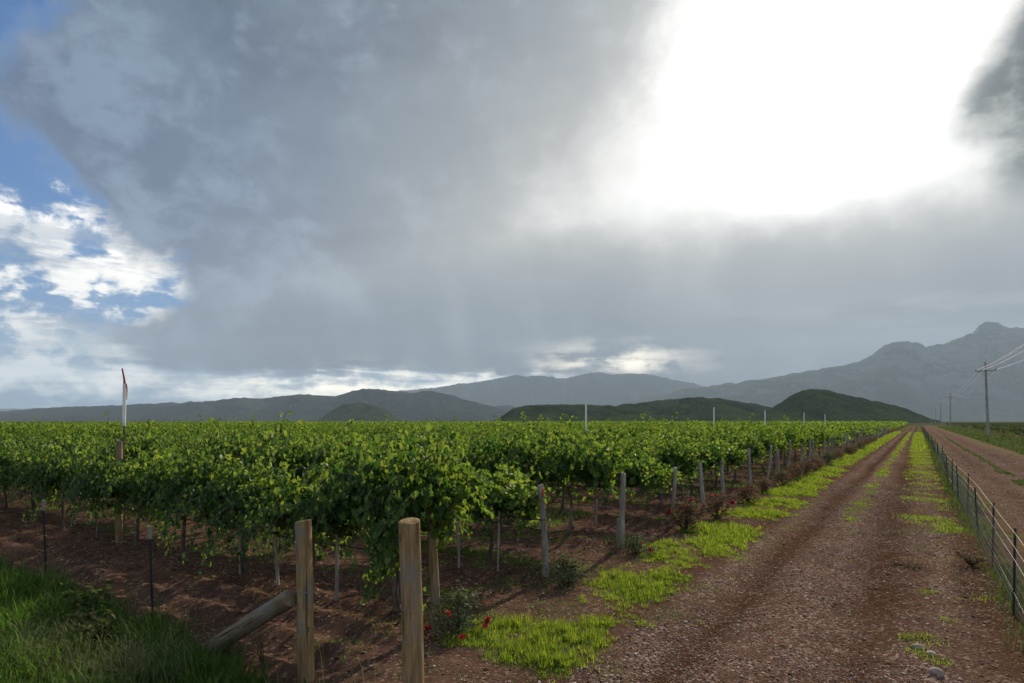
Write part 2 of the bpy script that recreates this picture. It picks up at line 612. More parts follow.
M['ceramic'] = plain('insulator', (0.12, 0.10, 0.09), 0.6, 0.2)
M['stone'] = plain('pale_stone', (0.34, 0.28, 0.21), 0.9, 0.2, 0, 0.2, 12)


def ground_mat():
    m, N = new_mat('soil_and_gravel')
    p = position(N)
    g = N.attr('green')
    gravel = N.attr('gravel')
    rut = N.attr('rut')
    dry = N.attr('dry')
    n0 = N.noise(p, 0.55, 5, 0.6)
    n1 = N.noise(p, 4.0, 6, 0.65)
    n2 = N.noise(p, 26.0, 5, 0.7)
    vr = N.voronoi(p, 30.0, 'Color')
    vd = N.voronoi(p, 30.0, 'Distance')
    vr2 = N.voronoi(p, 62.0, 'Color')
    soil = N.mix((0.062, 0.034, 0.023), (0.118, 0.067, 0.047), N.ss(n1 * 0.6 + n2 * 0.4, 0.36, 0.64))
    soil = N.mix(soil, (0.125, 0.070, 0.042), N.ss(n0, 0.46, 0.72) * 0.6)
    a, b, c = N.separate(vr)
    a2, b2, c2 = N.separate(vr2)
    peb = N.mix((0.115, 0.066, 0.045), (0.42, 0.30, 0.235), a)
    peb2 = N.mix((0.10, 0.056, 0.039), (0.33, 0.225, 0.172), a2)
    grv = N.mix(N.mix(soil, (0.100, 0.059, 0.043), 0.75), peb2, N.ss(b2, 0.55, 0.62) * 0.85)
    grv = N.mix(grv, peb, N.ss(b, 0.68, 0.72) * 0.9)
    grv = N.mix(grv, soil, N.ss(n1 * 0.5 + n0 * 0.5, 0.48, 0.60) * 0.75)
    col = N.mix(soil, grv, gravel)
    col = N.mix(col, N.mix((0.040, 0.020, 0.011), (0.085, 0.043, 0.023), n2), (rut * N.ss(n1 * 0.5 + n0 * 0.5, 0.32, 0.50) * 1.3).clamp() * 0.88)
    col = N.mix(col, peb, N.ss(b, 0.86, 0.90) * 0.4)
    dcol = N.mix((0.20, 0.15, 0.085), (0.13, 0.10, 0.05), n2)
    col = N.mix(col, dcol, (dry * N.ss(n1, 0.25, 0.6)).clamp())
    gcol = N.mix((0.055, 0.090, 0.014), (0.115, 0.155, 0.020), N.ss(n1 * 0.5 + n2 * 0.5, 0.35, 0.65))
    gm = N.ss(g + (n1 - 0.5) * 0.9 + (n2 - 0.5) * 0.9, 0.32, 0.95) * 0.9
    col = N.mix(col, gcol, gm)
    far = N.attr('plain')
    fcol = N.mix((0.040, 0.055, 0.022), (0.075, 0.080, 0.035), N.ss(N.noise(p, 0.012, 6, 0.6), 0.38, 0.62))
    col = N.mix(col, fcol, far)
    h = n2 * 0.5 + n1 * 0.6 - vd * 0.7 * gravel + b * 0.25 * gravel
    finish(N, col, 0.95, N.bump(h, 0.9, 0.04), 0.0)
    return m


M['ground'] = ground_mat()


def hill_mat(name, c0, c1, rock, rockamt, scale):
    m, N = new_mat(name)
    p = position(N)
    nrm = X(N, N.n('ShaderNodeNewGeometry').outputs['Normal'])
    nx, ny, nz = N.separate(nrm)
    n = N.noise(p, scale, 8, 0.65)
    nf = N.noise(p, scale * 9, 6, 0.7)
    col = N.mix(c0, c1, N.ss(n * 0.45 + nf * 0.55, 0.43, 0.57))
    px, py, pz = N.separate(p)
    strata = N.noise(N.combine(px * 0.15, py * 0.15, pz), scale * 6, 5, 0.6)
    rk = N.mix(rock, tuple(q * 0.6 for q in rock), N.ss(strata, 0.4, 0.62))
    col = N.mix(col, rk, (N.ss(nz + (n - 0.5) * 0.6, 0.86, 0.64) * rockamt).clamp())
    finish(N, col, 1.0, N.bump(nf, 1.0, 0.03 / scale), 0.0)
    return m


# ------------------------------------------------------------------ ground, track and road: one surface cut along its seams
def lines(pts):
    out = []
    for a, b, step in pts:
        n = max(1, int(round((b - a) / step)))
        out.append(np.linspace(a, b, n, endpoint=False))
    return np.concatenate(out)


def ground_height(s, t):
    z = (fbm(s * 0.25, t * 0.25, 3, 3) - 0.5) * 0.10
    near = 1 - sst(np.hypot(s, t), 40, 90)
    # wheel ruts of the track
    for c in (-2.15, -0.80):
        z = z - 0.075 * np.exp(-((t - c - 0.12 * (fbm(s * .2, c, 8, 2) - .5)) / 0.24) ** 2)
    z = z + 0.04 * np.exp(-((t + 1.45) / 0.4) ** 2)
    # berm under every vine row, tilled lane in front of the first
    left = 1 - sst(t, -5.3, -4.6)
    ph = (s - ROW0) / ROWD
    fr = ph - np.round(ph)
    inrow = sst(s, ROW0 - 0.7, ROW0 - 0.2)
    z = z + left * inrow * 0.10 * np.exp(-(fr * ROWD / 0.42) ** 2)
    lane = left * (1 - sst(s, 5.2, 5.5)) * sst(s, 3.5, 3.8)
    z = z + lane * 0.045 * np.sin((s + 0.12 * fbm(t * .5, s, 5, 2)) * 2 * math.pi / 0.62)
    till = left * sst(s, 3.5, 3.9)
    z = z + near * till * (fbm(s * 3.2, t * 3.2, 21, 4, 0.6) - 0.5) * 0.13
    z = z + near * (1 - till) * (fbm(s * 4, t * 4, 31, 4, 0.6) - 0.5) * 0.045
    # grass hummocks beside the track, bank under the wire fence, crowned road
    z = z + 0.06 * band(t, -4.4, -2.9, 0.3) * fbm(s * 0.5, t * 0.5, 44, 2)
    z = z + 0.07 * np.exp(-((t - 1.15) / 0.35) ** 2)
    z = z - 0.10 * band(t, 2.2, 5.6, 0.25) + 0.05 * np.exp(-((t - 3.6) / 0.7) ** 2)
    z = z - 0.07 * band(t, 6.5, 8.2, 0.5)
    return z * (1 - sst(np.hypot(s, t), 150, 400))


def cover_green(s, t):
    """how much low green plants cover the soil at (s, t)"""
    n = fbm(s * 0.55, t * 0.75, 61, 5, 0.6)
    n3 = fbm(s * 3.1, t * 3.1, 69, 4, 0.6)
    n2 = 0.62 * fbm(s * 0.9, t * 0.9, 67, 5, 0.62) + 0.38 * n3
    far = sst(s, 14, 45)

    def patch(lo, hi, w, nz, bias, amt=1.0):
        # soft band whose rim and gaps are broken up by noise
        v = band(t, lo, hi, w)
        return sst(v * 0.55 + (nz - 0.5) * 2.6 + bias, 0.06, 0.92) * sst(v, 0.03, 0.35) * amt

    rowc = 0.5 + 0.5 * np.cos((s - ROW0 - 0.35) / ROWD * 2 * math.pi)
    verge = patch(-4.35, -2.85 - 0.35 * far, 0.45, n2, -0.02 + (1 - far) * (0.55 * rowc - 0.33) + 0.20 * far) * sst(s, 4.7, 5.4)
    strip = patch(-1.62, -1.15, 0.25, n2, -0.20 + 0.14 * far) * sst(s, 14, 18)
    mid = patch(-0.55, 0.85, 0.30, n2, -0.22 + 0.26 * sst(s, 18, 60)) * sst(s, 10, 16)
    fence = patch(0.85, 1.45, 0.20, n2, -0.10 + 0.15 * far)
    rd = patch(3.35, 3.75, 0.15, n, -0.10) * sst(s, 26, 34) * (1 - sst(s, 90, 140)) * 0.9
    vg = patch(6.7, 12.0, 0.6, n2, 0.08)
    rd2 = patch(1.5, 2.0, 0.2, n2, -0.15, 0.7)
    weeds = (1 - sst(s + 0.7 * (n2 - .5), 3.2, 3.8)) * (1 - sst(t, -5.0, -3.9))
    left = (1 - sst(t, -5.6, -4.9)) * sst(s, 6.2, 6.8)
    under = left * sst(n2, 0.50, 0.64) * 0.75
    corner = band(t, -4.6, -2.6, 0.3) * (1 - sst(s, 4.6, 5.4)) * sst(n2, 0.5, 0.62) * 0.5
    return np.clip(np.max([verge, strip, mid, fence, rd, vg, weeds, under, corner, rd2], axis=0), 0, 1)


def build_ground():
    tl = np.concatenate([
        -np.geomspace(12600, 60, 20), lines([(-60, -24, 1.2), (-24, -14, 0.25), (-14, -5.2, 0.09), (-5.2, 2.4, 0.065),
                                             (2.4, 7.0, 0.10), (7.0, 14, 0.3), (14, 60, 2.5)]), np.geomspace(60, 12600, 20)])
    sl = np.concatenate([
        -np.geomspace(12600, 12, 20), lines([(-12, 2.0, 0.8), (2.0, 17, 0.065), (17, 26, 0.14), (26, 60, 0.5), (60, 160, 2.0)]),
        np.geomspace(160, 12600, 32)])
    S, T = np.meshgrid(sl, tl, indexing='ij')
    z = ground_height(S, T)
    V = np.stack([S * DS[0] + T * DT[0], S * DS[1] + T * DT[1], z], -1).reshape(-1, 3)
    nt = len(tl)
    i, j = np.meshgrid(np.arange(len(sl) - 1), np.arange(nt - 1), indexing='ij')
    q = (i * nt + j)
    F = np.stack([q, q + nt, q + nt + 1, q + 1], -1).reshape(-1, 4)
    F = F[:, ::-1]
    sc = ((S[:-1, :-1] + S[1:, 1:]) / 2).ravel()
    tcn = ((T[:-1, :-1] + T[1:, 1:]) / 2).ravel()
    green = cover_green(S, T).ravel()
    wob = 0.25 * (fbm(S * 0.6, T * 0.6, 71, 3) - .5)
    gravel = np.clip(band(T + wob, -2.75, 0.7, 0.25) * (1 - 0.25 * band(T, -1.7, -1.2, .2)) + band(T + wob, 1.9, 6.0, 0.15)
                     + 0.12 * band(T + wob, -4.6, -2.7, 0.4), 0, 1)
    gravel = (gravel * (0.30 + 1.0 * sst(0.5 * fbm(S * 0.16, T * 2.6, 76, 4) + 0.5 * fbm(S * 0.7, T * 0.9, 75, 4), 0.36, 0.60))).clip(0, 1)
    gravel = np.maximum(gravel, band(T + wob, 1.95, 5.9, 0.15) * 0.95).ravel()
    tw = T + 0.35 * (fbm(S * 0.22, T * 0 + 2, 78, 3) - .5)
    rut = (0.9 * np.exp(-((tw + 2.05) / 0.24) ** 2) + 0.85 * np.exp(-((tw + 0.45) / 0.42) ** 2) + 0.5 * np.exp(-((tw + 3.1) / .3) ** 2)
           + 0.6 * band(tw, 0.5, 1.2, .2) + 0.35 * np.exp(-((tw - 2.75) / .3) ** 2) + 0.3 * np.exp(-((tw - 4.6) / .35) ** 2))
    rut = (rut * (0.5 + 0.9 * fbm(S * .35, T * 1.2, 79, 4))).clip(0, 1).ravel()
    dry = np.clip(band(T + wob, 5.6, 6.7, 0.15) + 0.6 * band(T, 11.5, 13.2, 0.4) + 0.35 * band(T, 1.3, 2.0, 0.15), 0, 1).ravel()
    plainm = (sst(np.hypot(S, T), 330, 520)).ravel()
    attrs = {'green': green, 'gravel': gravel, 'rut': rut, 'dry': dry, 'plain': plainm}
    wobc = 0.3 * (fbm(sc * 0.6, tcn * 0.6, 71, 3) - .5) * (np.abs(sc) < 60)
    lim = (sc > -60) & (sc < 700)
    track = lim & (tcn + wobc > -2.75) & (tcn + wobc < 0.7)
    road = lim & (tcn + wobc > 1.95) & (tcn + wobc < 5.9)

    def part(name, mask, label, cat):
        idx = F[mask]
        u, inv = np.unique(idx.ravel(), return_inverse=True)
        me = np_mesh(name, V[u], inv.reshape(-1, 4), M['ground'], True, {k: v[u] for k, v in attrs.items()})
        tag(link(name, me), label, cat, None, 'structure')
    part('dirt_track', track, 'reddish dirt and gravel farm track with two wheel ruts beside the vineyard', 'dirt track')
    part('gravel_road', road, 'wide unpaved gravel road on the far side of the wire fence', 'road')
    part('ground', ~(track | road), 'reddish brown vineyard soil running out into the green plain', 'ground')


build_ground()

# ------------------------------------------------------------------ hills and mountains (profile in photo pixels -> bearing and height at a real distance)
def ridge(name, prof, dist, depth, mat, label, seed, gully=0.35, cols=220, rws=40, back=0.8, foot=0.0, rough=1.0, sharp=0.75, gx=0.0):
    prof = np.array(prof, float)
    px = np.linspace(prof[0, 0], prof[-1, 0], cols)
    py = np.interp(px, prof[:, 0], prof[:, 1])
    # small natural roughness of the crest
    py = py + (fbm(px * 0.11, px * 0 + seed, seed, 4, 0.6) - 0.5) * 2.4 * rough * np.clip((HORIZON - py) / 12, 0, 1)
    hgt = np.maximum((HORIZON - py), 0.0) * dist / FPX + H
    v = np.concatenate([np.linspace(0, 1, rws), 1 + np.linspace(0, 1, rws // 2)[1:]])
    A, Vv = np.meshgrid(px, v, indexing='ij')
    Hh = np.repeat(hgt[:, None], len(v), 1)
    wig = (fbm(A * 0.03, A * 0 + 1.1, seed + 5, 3) - 0.5) * 2
    Y = dist - depth * (1 - np.minimum(Vv, 1)) + min(depth * back, 2600) * np.maximum(Vv - 1, 0)
    X_ = (A - 512) / FPX * Y
    up = np.minimum(Vv, 1)
    shape = np.where(Vv <= 1, (np.sin(up * math.pi / 2) ** 1.15) * (1.35 - min(sharp, 1.3)) + (up ** 1.3) * (min(sharp, 1.3) - 0.35), (1 - sst(Vv, 1.0, 2.0)))
    Ls = dist * 0.085
    wx = (fbm(X_ / Ls * .7, Y / Ls * .7, seed + 31, 3) - .5) * 1.4
    wy = (fbm(X_ / Ls * .7 + 9, Y / Ls * .7, seed + 37, 3) - .5) * 1.4
    g = fbm(X_ / Ls * 1.6 + wx, Y / Ls * 0.9 + wy, seed + 11, 7, 0.66) - 0.5
    g2 = 1 - np.abs(2 * fbm(X_ / Ls * 1.3 + 0.5 * Y / Ls + wx, Y / Ls * 0.5 + wy, seed + 23, 5, 0.55) - 1) * 2.2
    edgef = np.sin(np.clip(up, 0, 1) * math.pi) ** 0.8
    shape = shape * (1 + gully * (g * 1.3 + (g2 - 0.5) * 0.75) * edgef)
    Z = Hh * np.clip(shape, 0, 1.0) + foot
    Z[:, 0] = -3; Z[:, -1] = -3
    V = np.stack([X_, Y, Z], -1).reshape(-1, 3)
    nv = len(v)
    i, j = np.meshgrid(np.arange(cols - 1), np.arange(nv - 1), indexing='ij')
    q = i * nv + j
    F = np.stack([q, q + nv, q + nv + 1, q + 1], -1).reshape(-1, 4)
    me = np_mesh(name, V, F, mat, True)
    o = link(name, me)
    tag(o, label, 'hill' if 'hill' in name else 'mountains', None, 'structure')
    return o


def build_hills():
    hm = hill_mat('hill_scrub', (0.008, 0.018, 0.005), (0.042, 0.054, 0.020), (0.09, 0.07, 0.045), 0.3, 0.02)
    mm = hill_mat('mountain_scrub', (0.014, 0.026, 0.013), (0.055, 0.066, 0.038), (0.20, 0.175, 0.15), 0.75, 0.003)
    dm = hill_mat('far_mountain', (0.010, 0.020, 0.018), (0.034, 0.045, 0.038), (0.09, 0.08, 0.07), 0.4, 0.002)
    ridge('hill', [(494, 421), (503, 415), (512, 409), (528, 405), (550, 404), (580, 404), (610, 406), (634, 410), (655, 415), (680, 420), (690, 421)],
          1050, 180, hm, 'low flat topped green hill beyond the middle of the vineyard', 101)
    ridge('hill', [(640, 421), (660, 410), (672, 406), (690, 402), (708, 401), (725, 404), (745, 410), (765, 417), (778, 421)],
          1130, 165, hm, 'small rounded green hill in front of the longer middle hill', 137)
    ridge('hill', [(585, 421), (598, 410), (625, 404), (648, 402), (668, 399), (690, 398), (720, 399), (745, 402), (775, 408), (800, 415), (820, 421)],
          1320, 210, hm, 'long hazy green hill behind the small rounded one', 113)
    ridge('hill', [(752, 421), (766, 412), (778, 404), (790, 396), (802, 391), (812, 389), (824, 390), (840, 394), (862, 398), (885, 403), (905, 408), (920, 414), (932, 419), (942, 421)],
          1000, 210, hm, 'tall dark green hill with a rounded peak left of the dirt track', 127)
    ridge('hill', [(318, 421), (330, 411), (342, 405), (356, 403), (370, 404), (384, 409), (396, 417), (404, 421)],
          2300, 280, hm, 'small dark knoll in front of the blue range at the left', 141)
    ridge('hill', [(450, 421), (466, 413), (484, 407), (505, 405), (530, 411), (552, 421)],
          4800, 500, dm, 'pale hazy hill behind the low flat topped hill', 151)
    ridge('mountain_range', [(-420, 404), (-300, 398), (-150, 405), (-60, 412), (0, 412), (40, 408), (80, 406), (120, 405), (165, 403), (200, 402), (232, 399), (262, 399),
           (285, 396), (310, 395), (335, 397), (352, 391), (372, 389), (392, 391), (412, 393), (432, 391), (452, 396), (480, 404), (520, 414), (545, 421)],
          4200, 1300, dm, 'long dark blue mountain range along the horizon at the left', 163, 0.4, 460, 60)
    ridge('mountain_range', [(-200, 416), (0, 409), (60, 407), (110, 411), (160, 416), (240, 418)],
          9000, 1200, dm, 'faint far ridge at the left edge of the skyline', 171, 0.3, 160)
    ridge('mountain_range', [(330, 412), (372, 397), (400, 391), (430, 388), (452, 385), (476, 383), (500, 378), (518, 376), (545, 377), (566, 379), (584, 374),
           (600, 372), (612, 375), (626, 373), (645, 374), (668, 378), (690, 383), (706, 388), (740, 396), (790, 408), (850, 418)],
          9600, 2100, dm, 'pale blue mountain range behind the middle hills', 181, 0.4, 380)
    ridge('mountain', [(560, 420), (620, 405), (680, 390), (720, 384), (748, 382), (775, 377), (800, 372), (832, 367), (858, 362), (872, 356), (882, 346), (892, 342), (905, 341),
           (916, 344), (926, 348), (944, 343), (960, 338), (972, 333), (979, 325), (988, 321), (1000, 323), (1008, 327), (1030, 328), (1060, 334), (1100, 326),
           (1160, 338), (1240, 352), (1400, 380), (1560, 421)],
          7200, 2600, mm, 'tall rocky grey green mountain rising in the haze at the right', 191, 0.50, 640, 120, 0.8, 0, 1.5, 1.2)


build_hills()


def build_haze():
    m, N = new_mat('haze_air')
    pv = N.n('ShaderNodeVolumePrincipled')
    pv.inputs['Color'].default_value = (0.68, 0.84, 1.0, 1)
    pv.inputs['Density'].default_value = 8.0e-5
    pv.inputs['Anisotropy'].default_value = 0.0
    out = N.n('ShaderNodeOutputMaterial')
    N.t.links.new(pv.outputs[0], out.inputs['Volume'])
    b = MB()
    b.box((0, 0, 848), (25600, 25600, 1704))
    o = link('haze', b.mesh('haze', m, False))
    tag(o, 'pale rainy haze that greys out the far mountains', 'haze', None, 'stuff')


build_haze()


# ------------------------------------------------------------------ leaves
def half(pts):
    return [(0, 0)] + pts + [(0, 1)]


LEAF_HI = [(0.30, -0.16), (0.58, 0.14), (0.36, 0.34), (0.46, 0.66), (0.15, 0.72)]
LEAF_LO = [(0.46, 0.04), (0.40, 0.62)]
LEAF_OVAL = [(0.26, 0.22), (0.30, 0.55)]


def leaf_template(pts):
    k = len(pts)
    v = [(0, 0), (0, 1)] + [(-x, y) for x, y in pts] + [(x, y) for x, y in pts]
    v = np.array(v, float)
    v[:, 1] -= 0.0
    z = 0.28 * np.abs(v[:, 0]) - 0.22 * v[:, 1] ** 2
    v = np.column_stack([v, z])
    left = [0] + [1] + [2 + i for i in range(k - 1, -1, -1)]
    right = [0] + [2 + k + i for i in range(k)] + [1]
    return v, np.array([left, right])


TPL = {'hi': leaf_template(LEAF_HI), 'lo': leaf_template(LEAF_LO), 'oval': leaf_template(LEAF_OVAL)}


def unit(a):
    return a / np.maximum(np.linalg.norm(a, axis=-1, keepdims=True), 1e-9)


def leaves(pos, nrm, tip, size, tpl):
    v, f = TPL[tpl]
    n = unit(nrm)
    y = unit(tip - n * np.sum(tip * n, -1, keepdims=True))
    x = np.cross(y, n)
    s = np.asarray(size)[:, None, None]
    V = pos[:, None, :] + s * (v[None, :, 0:1] * x[:, None] + v[None, :, 1:2] * y[:, None] + v[None, :, 2:3] * n[:, None])
    m = len(v)
    F = (f[None] + (np.arange(len(pos)) * m)[:, None, None]).reshape(-1, f.shape[1])
    return V.reshape(-1, 3), F


# ------------------------------------------------------------------ grapevines
def shoot_paths(r, nshoot, droop=1.0, half_len=0.92, z0=0.95, lmin=0.75, lmax=1.5):
    out = []
    vig = r.uniform(0.40, 1.35, 6)
    for i in range(nshoot):
        p = np.array([r.uniform(-half_len, half_len), r.normal(0, 0.05), z0 + r.uniform(-0.03, 0.08)])
        side = r.choice([-1, 1])
        lean = abs(r.normal(0.26, 0.28))
        d = np.array([r.normal(0, 0.30), side * lean, 1.0])
        d /= np.linalg.norm(d)
        L = r.uniform(lmin, lmax) * vig[int((p[0] + half_len) / (2 * half_len) * 5.99)]
        step = 0.050
        pts = [p.copy()]
        g = r.uniform(0.05, 0.115) * droop
        for k in range(int(L / step)):
            d = d + np.array([r.normal(0, 0.07), r.normal(0, 0.07) + side * 0.018, -g * (0.35 + 1.5 * k * step / L)])
            d /= np.linalg.norm(d)
            p = p + d * step
            if p[2] < 0.36 + 0.25 * r.random():
                break
            pts.append(p.copy())
        out.append(np.array(pts))
    # a few long upright canes that stand out of the canopy
    for i in range(r.integers(1, 5)):
        p = np.array([r.uniform(-half_len, half_len), r.normal(0, 0.15), z0 + 0.4])
        d = np.array([r.normal(0, 0.2), r.normal(0, 0.25), 1.0])
        pts = []
        for k in range(int(r.uniform(5, 10))):
            pts.append(p.copy())
            d = d + r.normal(0, 0.05, 3); d /= np.linalg.norm(d)
            p = p + d * 0.065
        out.append(np.array(pts))
    return out


def foliage_arrays(seed, nshoot=40, tpl='hi', size=(0.060, 0.116), every=1, extra=620, droop=1.0, dangle=None):
    r = np.random.default_rng(seed)
    pos, nrm, tip, sz = [], [], [], []
    paths = shoot_paths(r, nshoot, droop)
    if dangle:
        paths += dangle(r)
    for pts in paths:
        n = len(pts)
        for k in range(1, n, every):
            for rep in range(1 if k < 3 else (2 if r.random() < 0.45 else 1)):
                p = pts[k]
                o = r.normal(0, 1, 3) * np.array([1, 1, 0.5])
                o /= np.linalg.norm(o)
                q = p + o * r.uniform(0.03, 0.10)
                outw = np.array([0.15 * o[0], np.sign(p[1] + 0.02 * o[1]) * min(1, abs(p[1]) * 2.2 + 0.15), 0.55])
                nn = outw + r.normal(0, 0.42, 3)
                tt = o * 0.7 + np.array([0, outw[1] * 0.5, -0.75]) + r.normal(0, 0.3, 3)
                pos.append(q); nrm.append(nn); tip.append(tt)
                taper = 1.0 - 0.45 * (k / n) ** 2
                sz.append(r.uniform(*size) * taper)
    # inner fill around the cordon
    for i in range(extra):
        q = np.array([r.uniform(-0.95, 0.95), r.normal(0, 0.24), 1.25 + r.normal(0, 0.24)])
        pos.append(q); nrm.append(np.array([0, q[1] * 2, 0.4]) + r.normal(0, 0.6, 3))
        tip.append(np.array([0, q[1], -0.8]) + r.normal(0, 0.4, 3)); sz.append(r.uniform(*size) * 1.1)
    return leaves(np.array(pos), np.array(nrm), np.array(tip), np.array(sz), tpl), paths


def dangle_end(r):
    out = []
    for i in range(16):
        p = np.array([r.uniform(-0.05, 0.62), -0.40 + r.normal(0, 0.10), 1.25])
        pts = []
        d = np.array([0.05, -0.06, -1.0])
        zend = r.uniform(0.12, 0.75)
        while p[2] > zend:
            pts.append(p.copy())
            d = d + r.normal(0, 0.09, 3) * np.array([1, 1, 0]); d /= np.linalg.norm(d)
            d[2] = -abs(d[2])
            p = p + d * 0.055
        out.append(np.array(pts))
    for i in range(4):                      # shoots climbing down the end post
        p = np.array([0.62 + r.normal(0, 0.05), r.normal(0, 0.07), 1.55])
        pts = []
        while p[2] > 0.78:
            pts.append(p.copy())
            p = p + np.array([r.normal(0, 0.02), r.normal(0, 0.02), -0.05])
        out.append(np.array(pts))
    return out


def dangle_mid(r):
    return [q + np.array([r.uniform(-0.9, 0.1), 0, 0]) for q in dangle_end(r)[r.integers(6, 12):16]]


def vine_foliage_mesh(seed, **kw):
    (V, F), paths = foliage_arrays(seed, **kw)
    return np_mesh('foliage', V, F, M['vine_leaf']), paths


def vine_wood_mesh(seed, paths):
    r = random.Random(seed)
    b = MB()
    n = 9
    pts, rad = [], []
    ox = r.uniform(-0.08, 0.08)
    for i in range(n):
        u = i / (n - 1)
        pts.append((ox * math.sin(u * 3.1) + r.uniform(-.012, .012), r.uniform(-.015, .015) + 0.03 * math.sin(u * 5 + seed), u * 0.93 - 0.03))
        rad.append(0.042 - 0.016 * u + (0.02 if i == 0 else 0) + r.uniform(-.004, .006))
    b.tube(pts, rad, 8, True, 0.25)
    for sgn in (-1, 1):
        pts = [(0, 0, 0.86)]
        for i in range(1, 9):
            pts.append((sgn * i / 8 * 0.9, r.uniform(-.02, .02), 0.92 + r.uniform(-.018, .018)))
        b.tube(pts, [0.030 - 0.0012 * i for i in range(9)], 7, True, 0.3)
    for k, p in enumerate(paths):
        if len(p) > 3:
            b.tube(p[::2] if len(p) > 5 else p, 0.0045, 4, False)
    return b.mesh('trunk', M['bark'])


def vine_lod(seed, lod):
    if lod == 1:
        (V, F), _ = foliage_arrays(seed, 34, 'lo', (0.11, 0.17), 2, 160)
    elif lod == 2:
        (V, F), _ = foliage_arrays(seed, 18, 'lo', (0.22, 0.32), 4, 30)
    else:
        r = np.random.default_rng(seed)
        n = 34 if lod == 3 else 13
        sc = 0.38 if lod == 3 else 0.62
        q = np.column_stack([r.uniform(-0.9, 0.9, n), r.normal(0, 0.38, n), 1.35 + r.normal(0, 0.27, n)])
        q[:, 2] -= np.abs(q[:, 1]) * 0.5
        nn = np.column_stack([r.normal(0, .4, n), q[:, 1] * 2 + r.normal(0, .4, n), 0.7 + r.normal(0, .3, n)])
        (V, F) = leaves(q, nn, r.normal(0, 1, (n, 3)), r.uniform(0.7, 1.2, n) * sc, 'lo')
    return V, F


def in_view(x, y, margin):
    return y > 1.0 and abs(x) < y * (512 + margin) / FPX + 1.5


def build_vines():
    spots = []
    for k in range(0, 160):
        s = ROW0 + ROWD * k
        nv = int(min(520, 24 + s * 3.2 / VINED))
        for j in range(nv):
            t = ROWEND - (0.55 if k == 0 else 1.12) - VINED * j
            x, y, _ = P(s, t)
            d = math.hypot(x, y)
            if d > 430 or not in_view(x, y, 230):
                continue
            spots.append((d, k, j, x, y))
    # the ones the photo shows are the 300 nearest of those inside the frame
    inside = [q for q in spots if in_view(q[3], q[4], 25)]
    inside.sort()
    near = inside[:300]
    nearset = {(q[1], q[2]) for q in near}
    kinds = []
    for i in range(8):
        fm, paths = vine_foliage_mesh(300 + i, nshoot=50 + (i * 5) % 17, droop=0.80 + 0.17 * (i % 4))
        kinds.append((fm, vine_wood_mesh(400 + i, paths)))
    efm, paths = vine_foliage_mesh(333, nshoot=66, droop=1.25, dangle=dangle_end)
    endkind = (efm, vine_wood_mesh(444, paths))
    lok = []
    for i in range(4):
        (V, F), paths = foliage_arrays(500 + i, 44, 'lo', (0.075, 0.125), 1, 260)
        lok.append((np_mesh('foliage', V, F, M['far_leaf']), vine_wood_mesh(510 + i, paths[:8])))
    first_row_droop = []
    for i in range(4):
        fm, paths = vine_foliage_mesh(600 + i, nshoot=66, droop=1.25, dangle=dangle_mid)
        first_row_droop.append((fm, vine_wood_mesh(610 + i, paths)))
    r = random.Random(11)
    for d, k, j, x, y in near:
        if k == 0 and j == 0:
            km = endkind
        elif k == 0:
            km = first_row_droop[j % 4]
        elif d < 30:
            km = kinds[r.randrange(8)]
        else:
            km = lok[r.randrange(4)]
        flip = 0 if (k == 0 and j == 0) else r.choice((0, math.pi))
        s, t = to_st(x, y)
        o = link('grapevine', None, None, (x, y, float(ground_height(np.array(s), np.array(t)))), (0, 0, ROWYAW + flip + r.uniform(-.05, .05)))
        sc = r.uniform(0.65, 1.0)
        o.scale = (1.0, sc, r.uniform(0.86, 1.18) if k == 0 or j == 0 or r.random() > .09 else r.uniform(.62, .78))
        if k == 0 and j == 0:
            lab = 'leafy grapevine at the road end of the front row, shoots trailing down to the soil'
        elif j == 0:
            lab = f'leafy grapevine next to the end post of the {nth(k + 1)} vine row from the front'
        else:
            lab = f'leafy grapevine, {nth(j + 1)} plant from the road end in the {nth(k + 1)} row back'
        tag(o, lab, 'grapevine', 'grapevines trained in rows')
        link('foliage', km[0], o)
        link('trunk', km[1], o)
    # all the others read as one mass of leaves
    tpls = {l: [vine_lod(700 + 10 * l + i, l) for i in range(5)] for l in (1, 2, 3, 4)}
    Vs, Fs, off = [], [], 0
    for d, k, j, x, y in spots:
        if (k, j) in nearset:
            continue
        l = 1 if d < 55 else 2 if d < 105 else 3 if d < 210 else 4
        V, F = tpls[l][r.randrange(5)]
        a = ROWYAW + r.choice((0, math.pi)) + r.uniform(-.05, .05)
        c, sn = math.cos(a), math.sin(a)
        V = V * np.array([1, r.uniform(.6, .95), r.uniform(.84, 1.16) if r.random() > .09 else r.uniform(.6, .78)])
        Vs.append(np.column_stack([V[:, 0] * c - V[:, 1] * sn + x, V[:, 0] * sn + V[:, 1] * c + y, V[:, 2]]))
        Fs.append(F + off)
        off += len(V)
    me = np_mesh('far_vine_rows', np.concatenate(Vs), np.concatenate(Fs), M['far_leaf'])
    tag(link('far_vine_rows', me), 'mass of green vine rows stretching away to the hills', 'vines', None, 'stuff')


